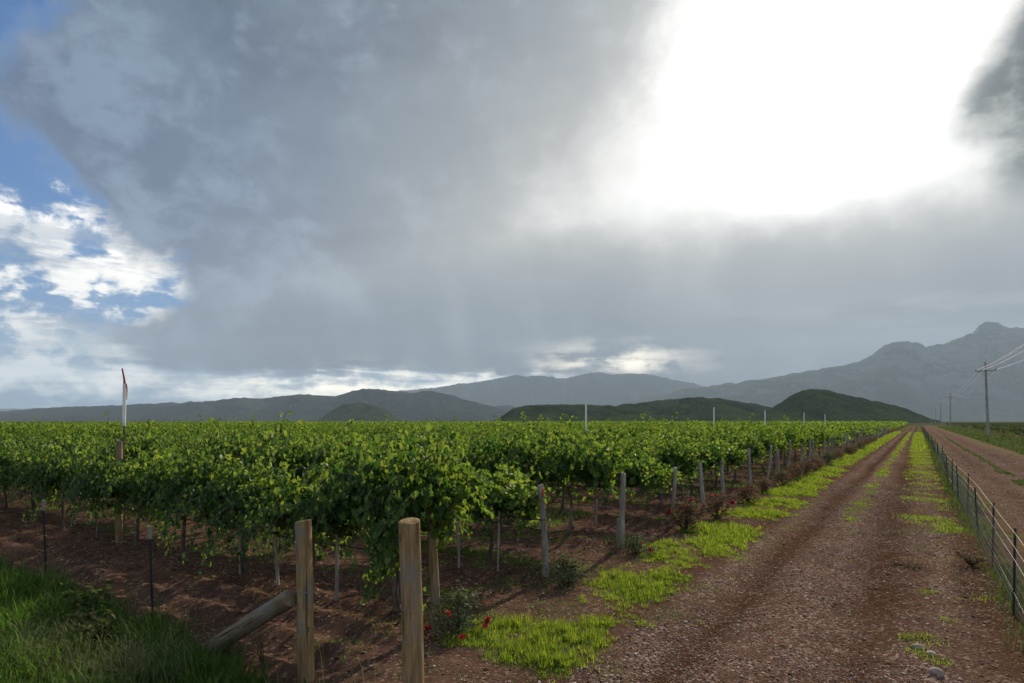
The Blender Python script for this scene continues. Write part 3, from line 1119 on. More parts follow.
def build_far_field():
    r = random.Random(5)
    m = leaf_mat('young_vine_leaf', (0.025, 0.040, 0.014), (0.050, 0.070, 0.022), (0.10, 0.09, 0.04), (0.07, 0.11, 0.025), (0.12, 0.16, 0.03), 0.3)
    tp = [vine_lod(800 + i, 2) for i in range(4)]
    tp2 = [vine_lod(810 + i, 4) for i in range(4)]
    Vs, Fs, off = [], [], 0
    for k in range(8, 130):
        s = 20 + k * 3.0
        for j in range(int(40 + s * 0.25)):
            t = 13.6 + j * 1.7
            x, y, _ = P(s, t)
            if not in_view(x, y, 160) or math.hypot(x, y) > 430:
                continue
            V, F = (tp if math.hypot(x, y) < 130 else tp2)[r.randrange(4)]
            a = ROWYAW + r.choice((0, math.pi))
            c, sn = math.cos(a), math.sin(a)
            V = V * np.array([1, .75, .80])
            Vs.append(np.column_stack([V[:, 0] * c - V[:, 1] * sn + x, V[:, 0] * sn + V[:, 1] * c + y, V[:, 2]]))
            Fs.append(F + off); off += len(V)
    me = np_mesh('far_field_vines', np.concatenate(Vs), np.concatenate(Fs), m)
    tag(link('far_field_vines', me), 'dark low vines of the field beyond the gravel road', 'vines', None, 'stuff')


# ------------------------------------------------------------------ grasses
def blades(pos, height, width, r, lean=0.35, yaw=None):
    n = len(pos)
    th = r.uniform(0, 2 * math.pi, n) if yaw is None else yaw
    d = np.column_stack([np.cos(th), np.sin(th), np.zeros(n)])
    w = np.column_stack([-np.sin(th), np.cos(th), np.zeros(n)]) * (width / 2)[:, None]
    ln = np.abs(r.normal(lean, 0.22, n))
    Vs = []
    for u, wf in ((0.0, 1.0), (0.45, 0.85), (0.8, 0.5)):
        c = pos + d * (height * ln * u * u)[:, None] + np.array([0, 0, 1.0]) * (height * u * (1 - 0.25 * ln * u))[:, None]
        Vs += [c - w * wf, c + w * wf]
    tipp = pos + d * (height * ln)[:, None] + np.array([0, 0, 1.0]) * (height * (1 - 0.3 * ln))[:, None]
    Vs += [tipp - w * 0.06, tipp + w * 0.06]
    V = np.stack(Vs, 1).reshape(-1, 3)
    base = np.array([[0, 1, 3, 2], [2, 3, 5, 4], [4, 5, 7, 6]])
    F = (base[None] + (np.arange(n) * 8)[:, None, None]).reshape(-1, 4)
    return V, F


def scatter(r, n, s0, s1, t0, t1, dens=None, cover=True, power=1.0):
    u = r.random(n)
    s = s0 + (s1 - s0) * u ** power
    t = r.uniform(t0, t1, n)
    keep = np.ones(n, bool)
    if cover:
        keep &= r.random(n) < cover_green(s, t) ** 1.1
    if dens is not None:
        keep &= r.random(n) < dens(s, t)
    s, t = s[keep], t[keep]
    z = ground_height(s, t)
    return s, t, np.column_stack([s * DS[0] + t * DT[0], s * DS[1] + t * DT[1], z - 0.01])


def tufts(r, n, s0, s1, t0, t1, per, rad, hh, ww, dens=None, cover=True, power=1.0):
    """grass that grows in separate tufts: blades fan out from each centre"""
    s, t, p = scatter(r, n, s0, s1, t0, t1, dens, cover, power)
    m = len(s)
    if m == 0:
        return blades(np.zeros((1, 3)), np.array([.01]), np.array([.001]), r)
    cg = cover_green(s, t) if cover else np.ones(m)
    th_ = hh * np.minimum(r.lognormal(0, 0.50, m), 1.75) * (0.40 + 0.60 * cg)
    tr = rad * r.uniform(0.5, 1.5, m)
    cnt = r.integers(per // 2, per + per // 2, m)
    idx = np.repeat(np.arange(m), cnt)
    a = r.uniform(0, 2 * math.pi, len(idx))
    q = np.sqrt(r.random(len(idx))) * tr[idx]
    pos = p[idx] + np.column_stack([np.cos(a) * q, np.sin(a) * q, np.zeros(len(idx))])
    h = th_[idx] * r.uniform(0.35, 1.25, len(idx))
    return blades(pos, h, r.uniform(.5, 1.5, len(idx)) * ww, r, 0.45, a + r.normal(0, 0.6, len(idx)))


def grass_object(name, label, cat, parts, mat):
    Vs, Fs, off = [], [], 0
    for V, F in parts:
        Vs.append(V); Fs.append(F + off); off += len(V)
    me = np_mesh(name, np.concatenate(Vs), np.concatenate(Fs), mat)
    tag(link(name, me), label, cat, None, 'stuff')


def clump(s, t, seed, lo=0.6, hi=1.4):
    return lo + (hi - lo) * sst(fbm(s * 1.4, t * 1.4, seed, 3), 0.35, 0.65)


def build_grass():
    r = np.random.default_rng(21)
    parts = []
    parts.append(tufts(r, 5200, 4.6, 12, -4.9, -2.4, 30, 0.055, 0.085, 0.0055))
    parts.append(tufts(r, 5200, 12, 26, -4.9, -2.4, 22, 0.075, 0.10, 0.010))
    for n, s0, s1, hh, ww in ((16000, 4.4, 12, 0.05, 0.005), (20000, 12, 26, 0.06, 0.010), (60000, 26, 60, 0.12, 0.024), (30000, 60, 160, 0.15, 0.07)):
        s, t, p = scatter(r, n, s0, s1, -4.8, -2.4)
        h = r.uniform(0.35, 1.35, len(s)) * hh * clump(s, t, 91, 0.4, 1.6) * (0.45 + 0.55 * cover_green(s, t))
        parts.append(blades(p, h, r.uniform(.7, 1.3, len(s)) * ww, r, 0.5))
    s, t, p = scatter(r, 26000, 4.6, 24, -4.9, -2.3, lambda s, t: sst(fbm(s * 1.6, t * 1.6, 88, 4), 0.44, 0.66) * .55, False)
    parts.append(blades(p, r.uniform(.02, .07, len(s)), r.uniform(.004, .009, len(s)), r, 0.8))
    grass_object('verge_grass', 'bright green grass tufts between the vine row ends and the track', 'grass', parts, M['grass'])
    parts = []
    for n, s0, s1, hh, ww in ((40000, 10, 26, 0.055, 0.010), (32000, 26, 60, 0.065, 0.022), (24000, 60, 160, 0.12, 0.07)):
        s, t, p = scatter(r, n, s0, s1, -1.75, 0.85)
        h = r.uniform(0.5, 1.25, len(s)) * hh * clump(s, t, 92, 0.5, 1.4)
        parts.append(blades(p, h, r.uniform(.7, 1.3, len(s)) * ww, r, 0.5))
    # a few small tufts in the near dirt
    for (px, py, n, rad) in ((930, 592, 90, .14), (925, 640, 130, .18), (918, 655, 120, .16), (938, 665, 90, .14), (905, 640, 60, .12), (948, 620, 40, .1), (985, 600, 70, .2),
                             (850, 560, 20, .1), (600, 668, 60, .3), (700, 620, 20, .2)):
        x, y = pix(px, py)
        a = r.normal(0, rad * .5, (n, 2))
        p = np.column_stack([x + a[:, 0], y + a[:, 1], np.zeros(n)])
        ss_, tt_ = to_st(p[:, 0], p[:, 1])
        p[:, 2] = ground_height(ss_, tt_) - 0.01
        parts.append(blades(p, r.uniform(.03, .10, n), r.uniform(.004, .008, n), r, 0.7))
    grass_object('track_grass', 'short yellow green grass growing along the middle and right of the track', 'grass', parts, M['grass'])
    # weeds along the wire fence
    parts = []
    for n, s0, s1, hh, ww in ((18000, 6, 16, 0.15, 0.006), (26000, 16, 40, 0.18, 0.014), (20000, 40, 150, 0.26, 0.05)):
        s, t, p = scatter(r, n, s0, s1, 0.75, 1.6, None, False)
        k = r.random(len(s)) < (0.25 + 0.75 * sst(fbm(s * .7, t, 95, 3), .38, .6)) * np.exp(-((t - 1.12) / (0.20 + 0.10 * sst(s, 12, 30))) ** 2) * (0.45 + 0.55 * sst(s, 12, 20))
        s, t, p = s[k], t[k], p[k]
        h = r.uniform(0.4, 1.3, len(s)) * hh * clump(s, t, 93)
        parts.append(blades(p, h, r.uniform(.7, 1.3, len(s)) * ww, r, 0.55))
    for n, s0, s1, hh, ww in ((5000, 18, 45, 0.10, 0.02), (14000, 30, 160, 0.10, 0.05)):
        s, t, p = scatter(r, n, s0, s1, 3.25, 3.85)
        parts.append(blades(p, r.uniform(.4, 1.2, len(s)) * hh, r.uniform(.7, 1.3, len(s)) * ww, r, 0.6))
    grass_object('fence_weeds', 'dull green weeds growing along the foot of the wire fence and road', 'weeds', parts, M['dull_weed'])
    parts = []
    for n, s0, s1, hh, ww in ((26000, 34, 90, 0.28, 0.04), (26000, 90, 300, 0.4, 0.14)):
        s, t, p = scatter(r, n, s0, s1, 6.4, 12.5)
        h = r.uniform(0.4, 1.3, len(s)) * hh * clump(s, t, 94)
        parts.append(blades(p, h, r.uniform(.7, 1.3, len(s)) * ww, r, 0.5))
    grass_object('roadside_weeds', 'green weedy verge around the utility poles across the road', 'weeds', parts, M['dull_weed'])
    # plants under the vines
    parts = []
    def dd(s, t):
        return sst(fbm(s * .8, t * .8, 97, 3), 0.50, 0.64)
    for n, s0, s1, t0, hh, ww in ((60000, 6.2, 16, -24, 0.13, 0.011), (30000, 16, 34, -40, 0.16, 0.025)):
        s, t, p = scatter(r, n, s0, s1, t0, -5.0, dd, False)
        h = r.uniform(0.3, 1.2, len(s)) * hh
        parts.append(blades(p, h, r.uniform(.7, 1.3, len(s)) * ww, r, 0.7))
    s, t, p = scatter(r, 14000, 4.2, 9.5, -5.6, -2.4, lambda s, t: sst(fbm(s * 1.3, t * 1.3, 98, 3), 0.50, 0.66) * .6, False)
    parts.append(blades(p, r.uniform(.03, .09, len(s)), r.uniform(.004, .009, len(s)), r, 0.8))
    grass_object('vineyard_weeds', 'patchy low green weeds on the soil under the vines', 'weeds', parts, M['weed'])
    # rank growth in the lower left corner
    parts = []
    s, t, p = scatter(r, 70000, 1.2, 3.9, -15, -3.3, lambda s, t: (0.03 + 0.97 * (1 - sst(t, -5.2, -4.1))) * (0.35 + 0.65 * sst(fbm(s * 1.1, t * 1.1, 99, 3), .35, .55)))
    far = sst(s, 3.3, 3.8)
    h = r.uniform(0.35, 1.2, len(s)) * (0.36 - 0.18 * far) * (1 - 0.4 * sst(t, -6.5, -5.0)) * clump(s, t, 96, 0.6, 1.45)
    parts.append(blades(p, h, r.uniform(.6, 1.7, len(s)) * 0.011, r, 0.55))
    parts.append(tufts(r, 2400, 1.2, 3.55, -15, -3.6, 40, 0.085, 0.20, 0.009, lambda s, t: (1 - sst(t, -5.9, -4.7) * .96) * (1 - 0.8 * sst(s, 2.9, 3.5)), False))
    grass_object('corner_weeds', 'dark rank grass filling the lower left corner before the tilled soil', 'weeds', parts, M['weed'])
    parts = []
    for (px, py, n, rad, hh) in ((45, 668, 500, .6, .46), (128, 690, 600, .55, .44), (20, 690, 200, .3, .5)):
        x, y = pix(px, py)
        a = r.normal(0, rad * .55, (n, 2))
        p = np.column_stack([x + a[:, 0], y + a[:, 1], np.zeros(n)])
        parts.append(blades(p, r.uniform(.5, 1.1, n) * hh, r.uniform(.003, .007, n), r, 0.6))
        # feathery heads
        m_ = n * 2
        q = p[r.integers(0, n, m_)] + np.column_stack([r.normal(0, .10, m_), r.normal(0, .10, m_), r.uniform(.5, 1.0, m_) * hh])
        parts.append(blades(q, r.uniform(.02, .06, m_), r.uniform(.003, .007, m_), r, 1.2))
    s, t, p = scatter(r, 420, 1.6, 3.8, -12, -3.6, None, False)
    parts.append(blades(p, r.uniform(.45, .75, len(s)), r.uniform(.005, .008, len(s)), r, 0.35))
    grass_object('seeding_grass', 'pale feathery seeding grass in the lower left corner', 'grass', parts, M['seed'])


# ------------------------------------------------------------------ gravel
def build_gravel():
    r = np.random.default_rng(33)
    base = np.array([(1, 0, 0), (-1, 0, 0), (0, 1, 0), (0, -1, 0), (0, 0, 1), (0, 0, -1)], float)
    sub = []
    tri = [(0, 2, 4), (2, 1, 4), (1, 3, 4), (3, 0, 4), (2, 0, 5), (1, 2, 5), (3, 1, 5), (0, 3, 5)]
    n = 70000
    s = 4.5 + 24 * r.random(n) ** 2.0
    t = r.uniform(-4.6, 1.0, n)
    s2 = r.uniform(9, 60, 6000); t2 = r.uniform(1.9, 6.0, 6000)
    s3 = r.uniform(3.6, 12, 5000); t3 = r.uniform(-14, -4.6, 5000)
    ok = (r.random(n) < np.where(t < -2.8, 0.18, 1.0)) & (r.random(n) < 0.25 + 0.75 * sst(fbm(s * .9, t * .9, 55, 3), .40, .62))
    s = np.concatenate([s[ok], s2, s3]); t = np.concatenate([t[ok], t2, t3])
    n = len(s)
    size = r.lognormal(math.log(0.0085), 0.45, n).clip(.004, .03) * (0.8 + 0.02 * s)
    V = base[None] * (1 + r.normal(0, .22, (n, 6, 3)))
    V = V * size[:, None, None] * r.uniform(.7, 1.3, (n, 1, 3)) * np.array([1, 1, .6])
    th = r.uniform(0, 6.28, n)
    c, sn = np.cos(th)[:, None], np.sin(th)[:, None]
    Vx = V[:, :, 0] * c - V[:, :, 1] * sn; Vy = V[:, :, 0] * sn + V[:, :, 1] * c
    z = ground_height(s, t)
    Vw = np.stack([Vx + (s * DS[0] + t * DT[0])[:, None], Vy + (s * DS[1] + t * DT[1])[:, None], V[:, :, 2] + (z + size * .25)[:, None]], -1)
    F = (np.array(tri)[None] + (np.arange(n) * 6)[:, None, None]).reshape(-1, 3)
    m, N = new_mat('gravel_stone')
    ri = island(N)
    col = N.ramp(ri, [(0.0, (0.11, 0.060, 0.040)), (0.4, (0.24, 0.155, 0.115)), (0.75, (0.40, 0.29, 0.225)), (0.97, (0.55, 0.46, 0.38))])
    finish(N, col, 0.95, None, 0.02)
    tag(link('gravel', np_mesh('gravel', Vw.reshape(-1, 3), F, m)), 'loose pebbles scattered over the track, road and soil', 'gravel', None, 'stuff')


def build_litter():
    r = np.random.default_rng(61)
    n = 9000
    s = r.uniform(3.9, 17, n); t = r.uniform(-22, -4.7, n)
    ph = (s - ROW0) / ROWD
    keep = r.random(n) < 0.35 + 0.65 * np.exp(-((ph - np.round(ph)) * ROWD / 0.6) ** 2)
    s, t = s[keep], t[keep]
    p = np.column_stack([s * DS[0] + t * DT[0], s * DS[1] + t * DT[1], ground_height(s, t) + 0.008])
    m = len(s)
    nn = np.column_stack([r.normal(0, .4, m), r.normal(0, .4, m), np.ones(m)])
    V, F = leaves(p, nn, r.normal(0, 1, (m, 3)), r.uniform(.03, .08, m), 'lo')
    tag(link('fallen_leaves', np_mesh('fallen_leaves', V, F, M['litter'])), 'dry brown vine leaves fallen on the soil under the rows', 'leaves', None, 'stuff')


def rock_mesh(seed, sx, sy, sz):
    r = np.random.default_rng(seed)
    import bmesh
    bm = bmesh.new()
    bmesh.ops.create_icosphere(bm, subdivisions=3, radius=1.0)
    for v in bm.verts:
        p = np.array(v.co)
        q = 1 + 0.5 * (fbm(np.array(p[0] * 1.3 + seed), np.array(p[1] * 1.3 + p[2] * 1.7), seed, 3) - .5)
        v.co = Vector((p[0] * q * sx, p[1] * q * sy, max(p[2] * q, -.5) * sz))
    me = bpy.data.meshes.new('rock')
    bm.to_mesh(me); bm.free()
    me.materials.append(M['stone'])
    me.polygons.foreach_set('use_smooth', np.ones(len(me.polygons), bool))
    return me


def build_rocks():
    for i, (px, py, sx, sy, sz, lab) in enumerate((
            (918, 650, .085, .05, .035, 'longer pale yellowish stone lying in grass at the right of the track'),
            (931, 657, .06, .045, .03, 'small pale stone touching the longer pale stone in the track grass'),
            (936, 676, .07, .06, .05, 'rounded grey stone nearest the lower edge of the track'))):
        x, y = pix(px, py)
        s, t = to_st(x, y)
        o = link('rock', rock_mesh(50 + i, sx, sy, sz), None, (x, y, float(ground_height(np.array(s), np.array(t))) + sz * .3), (0, 0, i * 1.1))
        tag(o, lab, 'stone')


# ------------------------------------------------------------------ posts
def gz(s, t):
    return float(ground_height(np.array(float(s)), np.array(float(t))))


def log_mesh(name, h, r0, mat, seed, n=18, below=0.25, taper=0.9, bend=0.01, facet=0.10):
    rr = random.Random(seed)
    b = MB()
    k = 14
    prof = [1 + (rr.random() - .5) * facet for _ in range(n)]
    ph1, ph2 = rr.uniform(0, 6), rr.uniform(0, 6)
    vs, fs = [], []
    for i in range(k + 2):
        if i <= k:
            u = i / k
            z = -below + u * (h + below)
            rad = r0 * (1 - (1 - taper) * u)
            if i == k:
                z -= 0.006
        else:
            z = h; rad = r0 * taper * 0.90
            u = 1
        cx = bend * math.sin(u * 3 + ph1); cy = bend * math.sin(u * 2.5 + ph2)
        for j in range(n):
            th = 2 * math.pi * j / n
            q = rad * prof[j] * (1 + 0.03 * math.sin(u * 9 + j * 1.7 + ph1))
            top = (math.cos(th + ph1) * 0.012) if i > k - 1 else 0
            vs.append((cx + math.cos(th) * q, cy + math.sin(th) * q, z + top))
    for i in range(k + 1):
        for j in range(n):
            q = (j + 1) % n
            fs.append((i * n + j, i * n + q, (i + 1) * n + q, (i + 1) * n + j))
    fs.append(tuple((k + 1) * n + j for j in range(n)))
    b.add(vs, fs)
    return b.mesh(name, mat)


def wrap_mesh(r, z, n=3, wire=0.002):
    b = MB()
    for k in range(n):
        pts = [(math.cos(a * math.pi / 12) * r, math.sin(a * math.pi / 12) * r, z + k * 0.006 + 0.004 * math.sin(a * .5 + k)) for a in range(25)]
        b.tube(pts, wire, 5, False)
    return b.mesh('wire_wrap', M['wire_dull'])


def build_end_posts():
    r = random.Random(3)
    kinds = []
    for i in range(6):
        kinds.append(log_mesh('shaft', 1.45, 0.052 + 0.008 * (i % 3), M['post_grey'], 60 + i, 14, 0.3, 0.86, 0.02, 0.2))
    brown = log_mesh('shaft', 1.42, 0.062, M['post_brown'], 71, 16, 0.3, 0.9, 0.01)
    for k in range(48):
        s = ROW0 + ROWD * k
        t = ROWEND + r.uniform(-.12, .12)
        if k == 0: t = ROWEND + 0.06
        if k == 1: t = ROWEND - 0.03
        x, y, _ = P(s, t)
        lab = f'weathered grey wooden end post of the {nth(k + 1)} vine row from the front'
        if k == 0: lab = 'brown wooden end post of the front vine row, half covered in leaves'
        if k == 1: lab = 'leaning grey wooden end post with an orange mark near its top'
        if k == 2: lab = 'grey wooden end post with a short broken slab beside its foot'
        o = thing('vine_end_post', (x, y, gz(s, t)), lab, 'post', 'end posts of the vine rows',
                  (r.uniform(-.09, .09), r.uniform(-.10, .08), 0.0))
        if k == 1: o.rotation_euler = (0.0, -0.055, 0.0)
        link('shaft', brown if k == 0 else kinds[r.randrange(6)], o)
        if k > 2:
            hs = r.uniform(.86, 1.12)
            o.scale = (1, 1, hs)
        if k == 1:
            b = MB()
            for a in range(7):
                th = -1.2 + a * 0.25
                b.add([(math.cos(th + q) * 0.0605, math.sin(th + q) * 0.0605, z) for q, z in ((0, 1.27), (.25, 1.27), (.25, 1.40 - .02 * (a % 3)), (0, 1.40 - .015 * (a % 2)))], [(0, 1, 2, 3)])
            link('orange_mark', b.mesh('orange_mark', M['orange_paint'], False), o)
            b = MB()
            b.tube([(math.cos(a * math.pi / 10) * 0.066, math.sin(a * math.pi / 10) * 0.066, 0.90) for a in range(21)], 0.008, 6, False)
            b.tube([(-0.066, 0, .90), (-0.2, 0.0, .905), (-0.35, 0, .915)], 0.008, 6)
            link('strap', b.mesh('strap', M['hose']), o)
        if k == 2:
            link('broken_slab', log_mesh('broken_slab', 0.56, 0.035, M['log'], 77, 9, 0.2, 0.8, 0.01, .5), o, (-0.10, -0.02, 0))
        if k < 14 and k != 1:
            link('wire_wrap', wrap_mesh(0.058, 0.93, 2), o)
    # posts standing inside the rows
    b2 = [log_mesh('line_post', 2.0, 0.062, M['post_brown'], 81, 16, 0.3, 0.9, 0.01), log_mesh('line_post', 1.62, 0.055, M['post_grey'], 82, 14, 0.3, 0.9, 0.02)]
    for k in range(9):
        s = ROW0 + ROWD * k
        for j, t in enumerate((-13.0, -20.4, -27.8)):
            t += 0 if (k == 0 and j == 0) else r.uniform(-.3, .3)
            x, y, _ = P(s, t)
            if not in_view(x, y, 20):
                continue
            o = link('line_post', b2[0 if k == 0 and j == 0 else 1], None, (x, y, gz(s, t)), (r.uniform(-.02, .02), r.uniform(-.02, .02), r.uniform(0, 6)))
            if k == 0 and j == 0:
                lab = 'tall brown wooden post in the front vine row below the red tipped white pole'
            else:
                lab = f'wooden line post among leaves, {nth(j + 1)} from the road in the {nth(k + 1)} row back'
            tag(o, lab, 'post', 'line posts inside the vine rows')
            if k == 0 and j == 0:
                o.rotation_euler = (0, 0.012, 0)
    # thin stakes
    sm = [log_mesh('stake', 0.95, 0.017, M['stake'], 90, 8, 0.1, 0.9, 0.004, .2), log_mesh('stake', 0.60, 0.020, M['stake'], 91, 8, 0.1, 0.9, 0.004, .2),
          log_mesh('stake', 1.1, 0.024, M['post_grey'], 92, 9, 0.1, 0.85, 0.01, .3)]
    for px, py, kd, lab in ((240, 580, 0, 'thin whitish stake under the front row, left of the grey stake'),
                            (278, 591, 2, 'grey stake under the front row, right of the whitish stake'),
                            (336, 606, 2, 'pale stake leaning beside the thick vine trunk behind the left fence post'),
                            (498, 575, 0, 'thin pale stake below the second row, between its trunks'),
                            (459, 570, 2, 'pale stake behind the brown end post of the front row'),
                            (596, 525, 1, 'short pale stub of a stake behind the third end post'),
                            (683, 498, 1, 'short pale stake between the fourth and fifth end posts')):
        x, y = pix(px, py)
        s, t = to_st(x, y)
        tag(link('stake', sm[kd], None, (x, y, gz(s, t)), (r.uniform(-.04, .04), r.uniform(-.05, .05), r.uniform(0, 6))), lab, 'stake', 'stakes under the vines')
    # irrigation hose along each of the near rows
    for k in range(6):
        s = ROW0 + ROWD * k
        b = MB()
        L = 12 + 4.0 * k + 4
        pts = []
        nn = int(L / .85)
        for i in range(nn + 1):
            t = ROWEND - 0.05 - i * .85
            x, y, _ = P(s + 0.03, t)
            pts.append((x, y, gz(s, t) + 0.70 - 0.035 * (i % 2) + r.uniform(-.01, .01)))
        b.tube(pts, 0.010, 6)
        tag(link('drip_hose', b.mesh('drip_hose', M['hose'])), f'thin black drip hose strung under the {nth(k + 1)} vine row from the front', 'hose', 'drip hoses under the vine rows')


def tpost_mesh(h, r=0.019):
    b = MB()
    b.box((0, 0, h / 2 - 0.1), (0.006, 0.029, h + 0.2))
    b.box((0.0125, 0, h / 2 - 0.1), (0.019, 0.007, h + 0.196))
    for i in range(int(h / 0.06)):
        b.box((-0.005, 0, 0.05 + i * 0.06), (0.0042, 0.018, 0.012))
    return b


def build_front_fence():
    """the old fence line running along the front of the vineyard"""
    sF = 3.73
    r = random.Random(17)
    for px, Y, h, rad, seed, lab, mat in ((305.5, 5.84, 1.54, 0.078, 1, 'slimmer brown wooden fence post with the grey log leaning on it', 'post_brown'),
                                          (414, 4.95, 1.69, 0.088, 2, 'thick brown wooden fence post with wire wrapped round it, nearest the middle', 'post_brown')):
        x = (px - 512) / FPX * Y
        s, t = to_st(x, Y)
        o = thing('fence_post', (x, Y, 0.0), lab, 'post', 'thick wooden fence posts', (0, -0.012 if seed == 1 else -0.028, 0.3 * seed))
        link('shaft', log_mesh('shaft', h, rad, M[mat], 110 + seed, 26, 0.4, 0.97, 0.006, 0.05), o)
        link('wire_wrap', wrap_mesh(rad * 1.0, 0.98 if seed == 2 else 0.86, 3), o)
        link('wire_wrap', wrap_mesh(rad * 1.0, 0.72 if seed == 2 else 0.5, 2), o)
    # the log propped against the slimmer post
    top = Vector((-2.07 - 0.05, 5.80, 0.80))
    d = Vector((DT[0], DT[1], 0))
    foot = Vector((-3.42, 6.72, -0.06))
    L = (top - foot).length
    o = link('leaning_log', log_mesh('leaning_log', L, 0.092, M['log'], 131, 20, 0.15, 0.95, 0.012, 0.08))
    o.location = foot
    o.rotation_euler = (top - foot).to_track_quat('Z', 'Y').to_euler()
    tag(o, 'thick grey log leaning from the weeds against the slimmer fence post', 'log')
    for px, pyb, h, lab in ((152, 640, 1.10, 'thin dark steel fence post with pale tip, nearer the leaning log'),
                            (45.5, 590, 1.18, 'thin dark steel fence post with pale tip, nearer the left edge')):
        a = (px - 512) / FPX
        Y = sF / (a * DS[0] + DS[1])
        x = a * Y
        o = thing('steel_post', (x, Y, 0), lab, 'post', 'thin steel fence posts at the left', (0.0, -0.03, ROWYAW + 1.2))
        b = tpost_mesh(h)
        link('shaft', b.mesh('shaft', M['steel_dark'], False), o)
        b = MB(); b.box((0, 0, h - 0.075 + 0.1), (0.012, 0.042, 0.16)); b.box((0.016, 0, h - 0.075 + 0.1), (0.030, 0.013, 0.158))
        link('pale_tip', b.mesh('pale_tip', M['tip'], False), o)
    ends = [(-0.83, 4.98), (-2.0, 5.84)]
    for i, (z, lab) in enumerate(((0.98, 'upper thin wire strung along the old fence in front of the vines'), (0.55, 'lower slack wire strung along the old fence in front of the vines'))):
        b = MB()
        pts = []
        for q in range(37):
            t = -3.53 - q * 0.4
            x, y, _ = P(sF, t)
            pts.append((x, y, z - 0.02 * math.sin(q * .55) ** 2 - 0.004 * q))
        b.tube(pts, 0.0014, 5)
        tag(link('fence_wire', b.mesh('fence_wire', M['rust'])), lab, 'wire', 'wires of the old front fence')


def build_wire_fence():
    o = thing('wire_fence', P(9.8, 1.0, 0), 'long wire fence of dark steel posts and netting between track and road', 'fence')
    base = Vector(P(9.8, 1.0, 0))
    ph = tpost_mesh(1.13).mesh('post', M['steel_dark'], False)
    r = random.Random(23)
    ss = []
    for k in range(-2, 76):
        s = 9.85 + 3.05 * k + (r.uniform(-.3, .3) if k > 3 else 0)
        t = 1.0 + 0.05 * math.sin(k * 0.8)
        ss.append((s, t))
        x, y, _ = P(s, t)
        c = link('post', ph, o, Vector((x, y, gz(s, t) - .02)) - base, (r.gauss(0, .035), r.gauss(0, .035), ROWYAW + 1.57 + r.uniform(-.2, .2)))
        c.scale = (1, 1, r.uniform(.94, 1.05))
    for z, rad in ((1.06, 0.0015), (0.88, 0.0013), (0.72, 0.0013), (0.30, 0.0010)):
        b = MB()
        pts = []
        for i, (s, t) in enumerate(ss):
            x, y, _ = P(s, t)
            pts.append(Vector((x, y, gz(s, t) + z)) - base)
            if s < 60:
                x, y, _ = P(s + 1.52, t + .02)
                pts.append(Vector((x, y, gz(s, t) + z - 0.02)) - base)
        b.tube(pts, rad, 5)
        link('wire_strand', b.mesh('wire_strand', M['sunlit_wire'] if z > .5 else M['steel_dark']), o)
    # netting: thin verticals and horizontals on the lower part
    b = MB()
    Vs, Fs = [], []
    s = 3.9
    while s < 60:
        x, y, _ = P(s, 1.02)
        z0 = gz(s, 1.02)
        w = 0.0022
        bx = Vector((x, y, z0)) - base
        Vs += [bx + Vector((-w, 0, 0)), bx + Vector((w, 0, 0)), bx + Vector((w, 0, .86)), bx + Vector((-w, 0, .86))]
        n = len(Vs); Fs.append((n - 4, n - 3, n - 2, n - 1))
        s += 0.16 if s < 26 else 0.4
    b.add(Vs, Fs)
    for z in (0.12, 0.22, 0.42, 0.55):
        b.tube([Vector(P(q, 1.02, gz(q, 1.02) + z)) - base for q in np.linspace(3.9, 60, 40)], 0.0020, 3)
    me = b.mesh('netting', M['wire_dull'], False)
    link('netting', me, o)


# ------------------------------------------------------------------ rose bushes at the row ends
def bush_mesh(seed, n, rx, rz, mat, size=(0.035, 0.06)):
    r = np.random.default_rng(seed)
    pos, nrm, tip, sz = [], [], [], []
    ncl = 26
    cl = []
    for i in range(ncl):
        a = r.uniform(0, 6.28); e = r.uniform(0.05, 1.45)
        q = r.uniform(.55, 1.12)
        cl.append(np.array([math.cos(a) * math.cos(e) * rx * q, math.sin(a) * math.cos(e) * rx * q, 0.10 + math.sin(e) * rz * q]))
    for i in range(n):
        c = cl[r.integers(ncl)]
        p = c + r.normal(0, .075, 3)
        p[2] = max(p[2], .03)
        pos.append(p)
        nrm.append(unit(p) * .8 + np.array([0, 0, .5]) + r.normal(0, .45, 3)); tip.append(r.normal(0, 1, 3) + p * 1.5); sz.append(r.uniform(*size))
    V, F = leaves(np.array(pos), np.array(nrm), np.array(tip), np.array(sz), 'oval')
    fm = np_mesh('leaves', V, F, mat)
    b = MB()
    for c in cl:
        m_ = c * 0.5 + np.array([r.normal(0, .03), r.normal(0, .03), .03])
        b.tube([(r.normal(0, .03), r.normal(0, .03), -.03), tuple(m_), tuple(c)], [.007, .005, .003], 5)
    return fm, b.mesh('stems', M['stem']), cl


def bloom_mesh(seed):
    r = np.random.default_rng(seed)
    pos, nrm, tip, sz = [], [], [], []
    for ring, (nn, el, s0) in enumerate(((5, 1.25, .022), (6, .95, .032), (7, .55, .042), (7, .2, .046))):
        for i in range(nn):
            a = 6.283 * (i + ring * .4) / nn + r.normal(0, .1)
            d = np.array([math.cos(a), math.sin(a), 0])
            pos.append(d * .004 * ring)
            tip.append(d * math.cos(el) + np.array([0, 0, math.sin(el)]))
            nrm.append(-d * math.sin(el) + np.array([0, 0, math.cos(el)]) * 1.0 + r.normal(0, .05, 3)); sz.append(s0)
    V, F = leaves(np.array(pos), np.array(nrm), np.array(tip), np.array(sz), 'lo')
    return np_mesh('bloom', V, F, M['petal'])


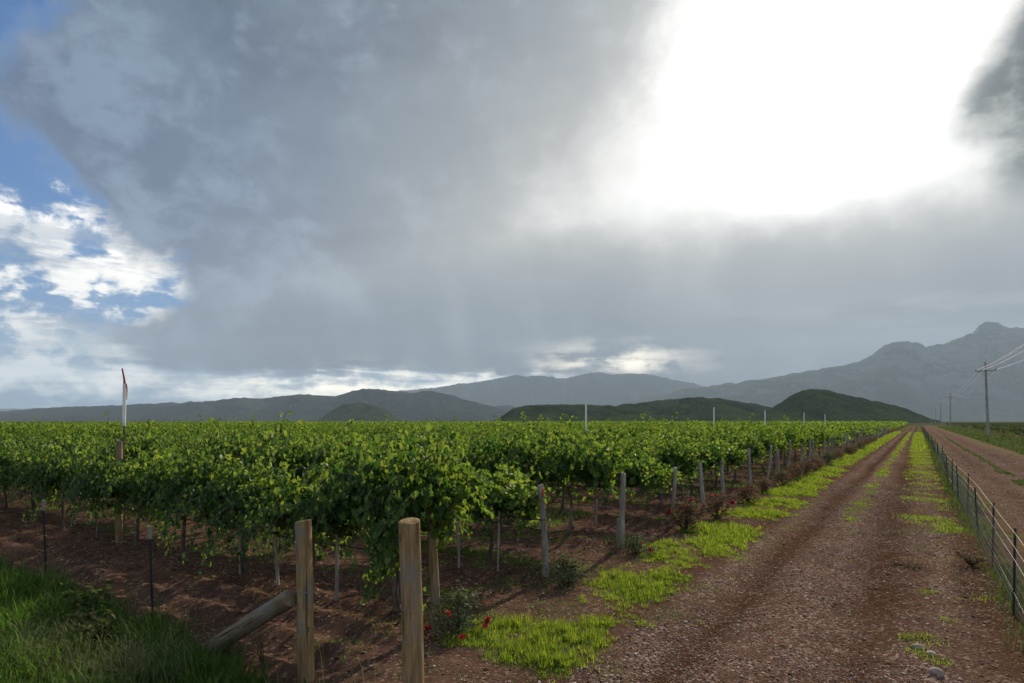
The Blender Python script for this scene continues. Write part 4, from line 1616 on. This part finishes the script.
def build_roses():
    r = random.Random(41)
    gre = [bush_mesh(900 + i, 950, .34, .40, M['rose_leaf']) for i in range(3)]
    red = [bush_mesh(910 + i, 950, .36, .42, M['rose_leaf_red']) for i in range(3)]
    low = bush_mesh(920, 700, .40, .20, M['rose_leaf'])
    bl = [bloom_mesh(930 + i) for i in range(3)]
    notes = {0: 'rose bush with pale green leaves and red blooms at the front row end post',
             1: 'rose bush sprawling in grass at the foot of the orange marked end post',
             2: 'low flat rose bush in front of the end post with the broken slab',
             3: 'large reddish rose bush at the foot of the fourth end post',
             4: 'dark rose bush with many red blooms at the foot of the fifth end post'}
    place = {0: (456, 634, gre[0], .92), 1: (567, 586, gre[1], .85), 2: (636, 556, low, .85), 3: (686, 531, red[0], 1.3), 4: (717, 519, red[1], 1.15)}
    for k in range(30):
        s = ROW0 + ROWD * k
        if k in place:
            px, py, kd, sc = place[k]
            x, y = pix(px, py)
            s, t = to_st(x, y)
        else:
            t = ROWEND + 0.55 + r.uniform(-.15, .2)
            s += r.uniform(-.2, .2)
            x, y, _ = P(s, t)
            kd = (gre + red + red)[r.randrange(9)]; sc = r.uniform(.9, 1.3)
        lab = notes.get(k, f'small rose bush at the end of the {nth(k + 1)} vine row from the front')
        o = thing('rose_bush', (x, y, gz(s, t)), lab, 'rose bush', 'rose bushes at the ends of the vine rows', (0, 0, r.uniform(0, 6.28) if k > 4 else 0))
        o.scale = (sc, sc, sc)
        link('leaves', kd[0], o)
        link('stems', kd[1], o)
        if k < 14:
            nb = {0: 5, 1: 3, 2: 2, 3: 6, 4: 10}.get(k, r.randrange(2, 5))
            for i in range(nb):
                c = kd[2][r.randrange(len(kd[2]))]
                if k == 0:
                    c = [(-.30, -.16, .10), (.34, -.12, .12), (.37, -.03, .15), (.1, -.36, .08), (-.05, -.34, .34)][i]
                b = link('bloom', bl[r.randrange(3)], o, (c[0] * 1.1, c[1] * 1.1, c[2] * 1.05 + .02), (r.uniform(-.7, .7), r.uniform(-.7, .7), r.uniform(0, 6)))
                q = r.uniform(.8, 1.3)
                b.scale = (q, q, q)


# ------------------------------------------------------------------ single weeds
def build_weed_plants():
    r = np.random.default_rng(77)
    def plant(name, x, y, h, n, mat, lab, cat, size, spread):
        s, t = to_st(x, y)
        o = thing(name, (x, y, gz(s, t)), lab, cat)
        b = MB()
        pos, nrm, tip, sz = [], [], [], []
        for k in range(n):
            a = r.uniform(0, 6.28)
            hh = h * r.uniform(.6, 1.0)
            pts = []
            for i in range(7):
                u = i / 6
                pts.append((math.cos(a) * spread * u * u + r.normal(0, .008), math.sin(a) * spread * u * u + r.normal(0, .008), hh * u - .02))
            b.tube(pts, [.005 - .0005 * i for i in range(7)], 5)
            for i in range(2, 7):
                for q in range(4):
                    p = np.array(pts[i]) + r.normal(0, .012, 3)
                    d = r.normal(0, 1, 3); d[2] = abs(d[2]) * .5
                    pos.append(p); tip.append(d); nrm.append(np.array([0, 0, 1]) + r.normal(0, .5, 3)); sz.append(r.uniform(*size))
        link('stems', b.mesh('stems', M['stem']), o)
        V, F = leaves(np.array(pos), np.array(nrm), np.array(tip), np.array(sz), 'oval')
        link('leaves', np_mesh('leaves', V, F, mat), o)
    x, y = pix(86, 640)
    plant('weed_plant', x, y, .72, 9, M['dull_weed'], 'tallest leafy weed standing above the grass at the lower left', 'weed', (.06, .11), .2)
    x, y = pix(102, 655)
    plant('weed_plant', x, y, .50, 8, M['dull_weed'], 'broad leafy weed just right of the tallest one', 'weed', (.07, .12), .24)
    x, y = pix(972, 566)
    plant('dry_bush', x, y, .26, 22, M['dry'], 'brown dry bush against the foot of the wire fence', 'dry bush', (.03, .05), .22)
    x, y = pix(909, 566)
    plant('dry_bush', x, y, .08, 16, M['dry'], 'low dark dry tuft alone on the bare right half of the track', 'dry bush', (.025, .045), .24)
    x, y = pix(262, 668)
    plant('dry_bush', x, y, .36, 7, M['dry'], 'thin dry brown stalks beside the slimmer wooden fence post', 'dry weed', (.015, .03), .1)


# ------------------------------------------------------------------ white poles standing above the vines
def build_marker_poles():
    data = [(120, 11.9, 3.54, 'white pole with a bent red tip rising above the tall brown post'),
            (586, 29.0, 3.31, 'white pole over the vines in front of the low flat topped hill'),
            (714, 47.3, 3.52, 'short white pole over the vines left of the dark peaked hill'),
            (765, 63.0, 3.54, 'thin white pole at the left foot of the dark peaked hill'),
            (804, 84.6, 3.62, 'thin white pole in front of the peak of the dark hill'),
            (825, 104.0, 3.62, 'faint white pole farthest along, below the right slope of the hill')]
    for i, (px, Y, top, lab) in enumerate(data):
        x = (px - 512) / FPX * Y
        s, t = to_st(x, Y)
        o = thing('marker_pole', (x, Y, 0), lab, 'pole', 'white poles above the vines', (0, 0.012 if i == 0 else 0, 0))
        b = MB()
        rad = (0.032, 0.042, 0.048, 0.055, 0.055, 0.06)[i]
        if i == 0:
            b.tube([(0.0, .08, 2.40), (0.0, .08, 2.9), (0.0, .08, top - .30)], rad, 12)
        else:
            b.tube([(0, 0, 0), (0, 0, top)], rad, 12)
        link('pipe', b.mesh('pipe', M['white_paint']), o)
        b = MB()
        if i == 0:
            b.tube([(0, .08, top - .30), (-.005, .08, top - .22), (-.05, .08, top)], [.024, .020, .014], 10)
            link('red_tip', b.mesh('red_tip', M['red_paint']), o)
            b = MB()
            b.tube([(0.034, .08, top - .30), (0.05, .08, top - .40), (0.045, .08, top - .62)], [.010, .012, .006], 6)
            c = MB()
            c.tube([(-.01, .075, 1.75), (0.004, .085, 2.2), (0.0, .08, 2.46)], .016, 8)
            link('rod', c.mesh('rod', M['rust']), o)
            link('red_ribbon', b.mesh('red_ribbon', M['red_paint']), o)
        else:
            b.tube([(0, 0, top), (0, 0, top + .05)], [rad * 1.12, rad * 1.12], 12)
            link('cap', b.mesh('cap', M['white_paint']), o)


# ------------------------------------------------------------------ utility poles and wires
POLES = [(-4.0, 11.6), (119.8, 11.7), (253.0, 12.1), (357.0, 11.4), (470.0, 11.2), (585.0, 11.2)]
TP = 9.1


def build_power_line():
    wh = []
    for i, (s, h) in enumerate(POLES):
        x, y, _ = P(s, TP)
        lab = ['utility pole standing beside the camera, out of frame',
               'nearest grey utility pole with a crossarm carrying three bright cables',
               'second utility pole along the road, its crossarm above the horizon',
               'third utility pole along the road, slim and hazy',
               'fourth utility pole, small and close to the end of the road',
               'farthest utility pole, tiny at the end of the road'][i]
        za = h - 1.45 if i else 10.2
        zarm = 10.45 if i == 1 else h - 1.3
        wh.append((s, zarm))
        if i == 0:
            continue
        o = thing('utility_pole', (x, y, 0), lab, 'utility pole', 'utility poles along the road', (0, -0.03 if i == 1 else 0, math.atan2(DT[1], DT[0])))
        b = MB()
        b.tube([(0, 0, -.3), (0, 0, h * .5), (0, 0, h)], [.20, .17, .13], 14)
        link('shaft', b.mesh('shaft', M['pole_wood']), o)
        b = MB()
        b.box((0, -.16, zarm - .12), (2.7, .12, .16))
        b.box((-.45, -.15, zarm - .5), (.9, .03, .05), Matrix.Rotation(0.8, 3, 'Y'))
        b.box((.45, -.15, zarm - .5), (.9, .03, .05), Matrix.Rotation(-0.8, 3, 'Y'))
        link('crossarm', b.mesh('crossarm', M['pole_wood'], False), o)
        for lx in (-1.25, -.5, 1.25):
            b = MB()
            b.tube([(lx, -.16, zarm - .04), (lx, -.16, zarm + .05), (lx, -.16, zarm + .09), (lx, -.16, zarm + .15)], [.03, .07, .05, .04], 10)
            link('insulator', b.mesh('insulator', M['ceramic']), o)
    for q, (lx, lab) in enumerate(((-1.25, 'bright overhead cable on the left end of the crossarm'), (-.5, 'bright overhead cable in the middle of the crossarm'),
                                   (1.25, 'bright overhead cable on the right end of the crossarm'))):
        b = MB()
        pts = []
        for i in range(len(POLES) - 1):
            (s0, z0), (s1, z1) = wh[i], wh[i + 1]
            for k in range(24 if i == 0 else 12):
                u = k / (24 if i == 0 else 12)
                s = s0 + (s1 - s0) * u
                x, y, _ = P(s - .13, TP + lx)
                pts.append((x, y, z0 + (z1 - z0) * u + .16 - 4 * 1.3 * u * (1 - u)))
        x, y, _ = P(wh[-1][0], TP + lx)
        pts.append((x, y, wh[-1][1] + .16))
        b.tube(pts, [0.055 if i < 25 else 0.014 for i in range(len(pts))], 8)
        tag(link('overhead_cable', b.mesh('overhead_cable', M['sunlit_wire'])), lab, 'cable', 'overhead cables along the road')


build_vines()
build_far_field()
build_end_posts()
build_front_fence()
build_wire_fence()
build_power_line()
build_marker_poles()
build_roses()
build_grass()
build_weed_plants()
build_gravel()
build_rocks()
build_litter()
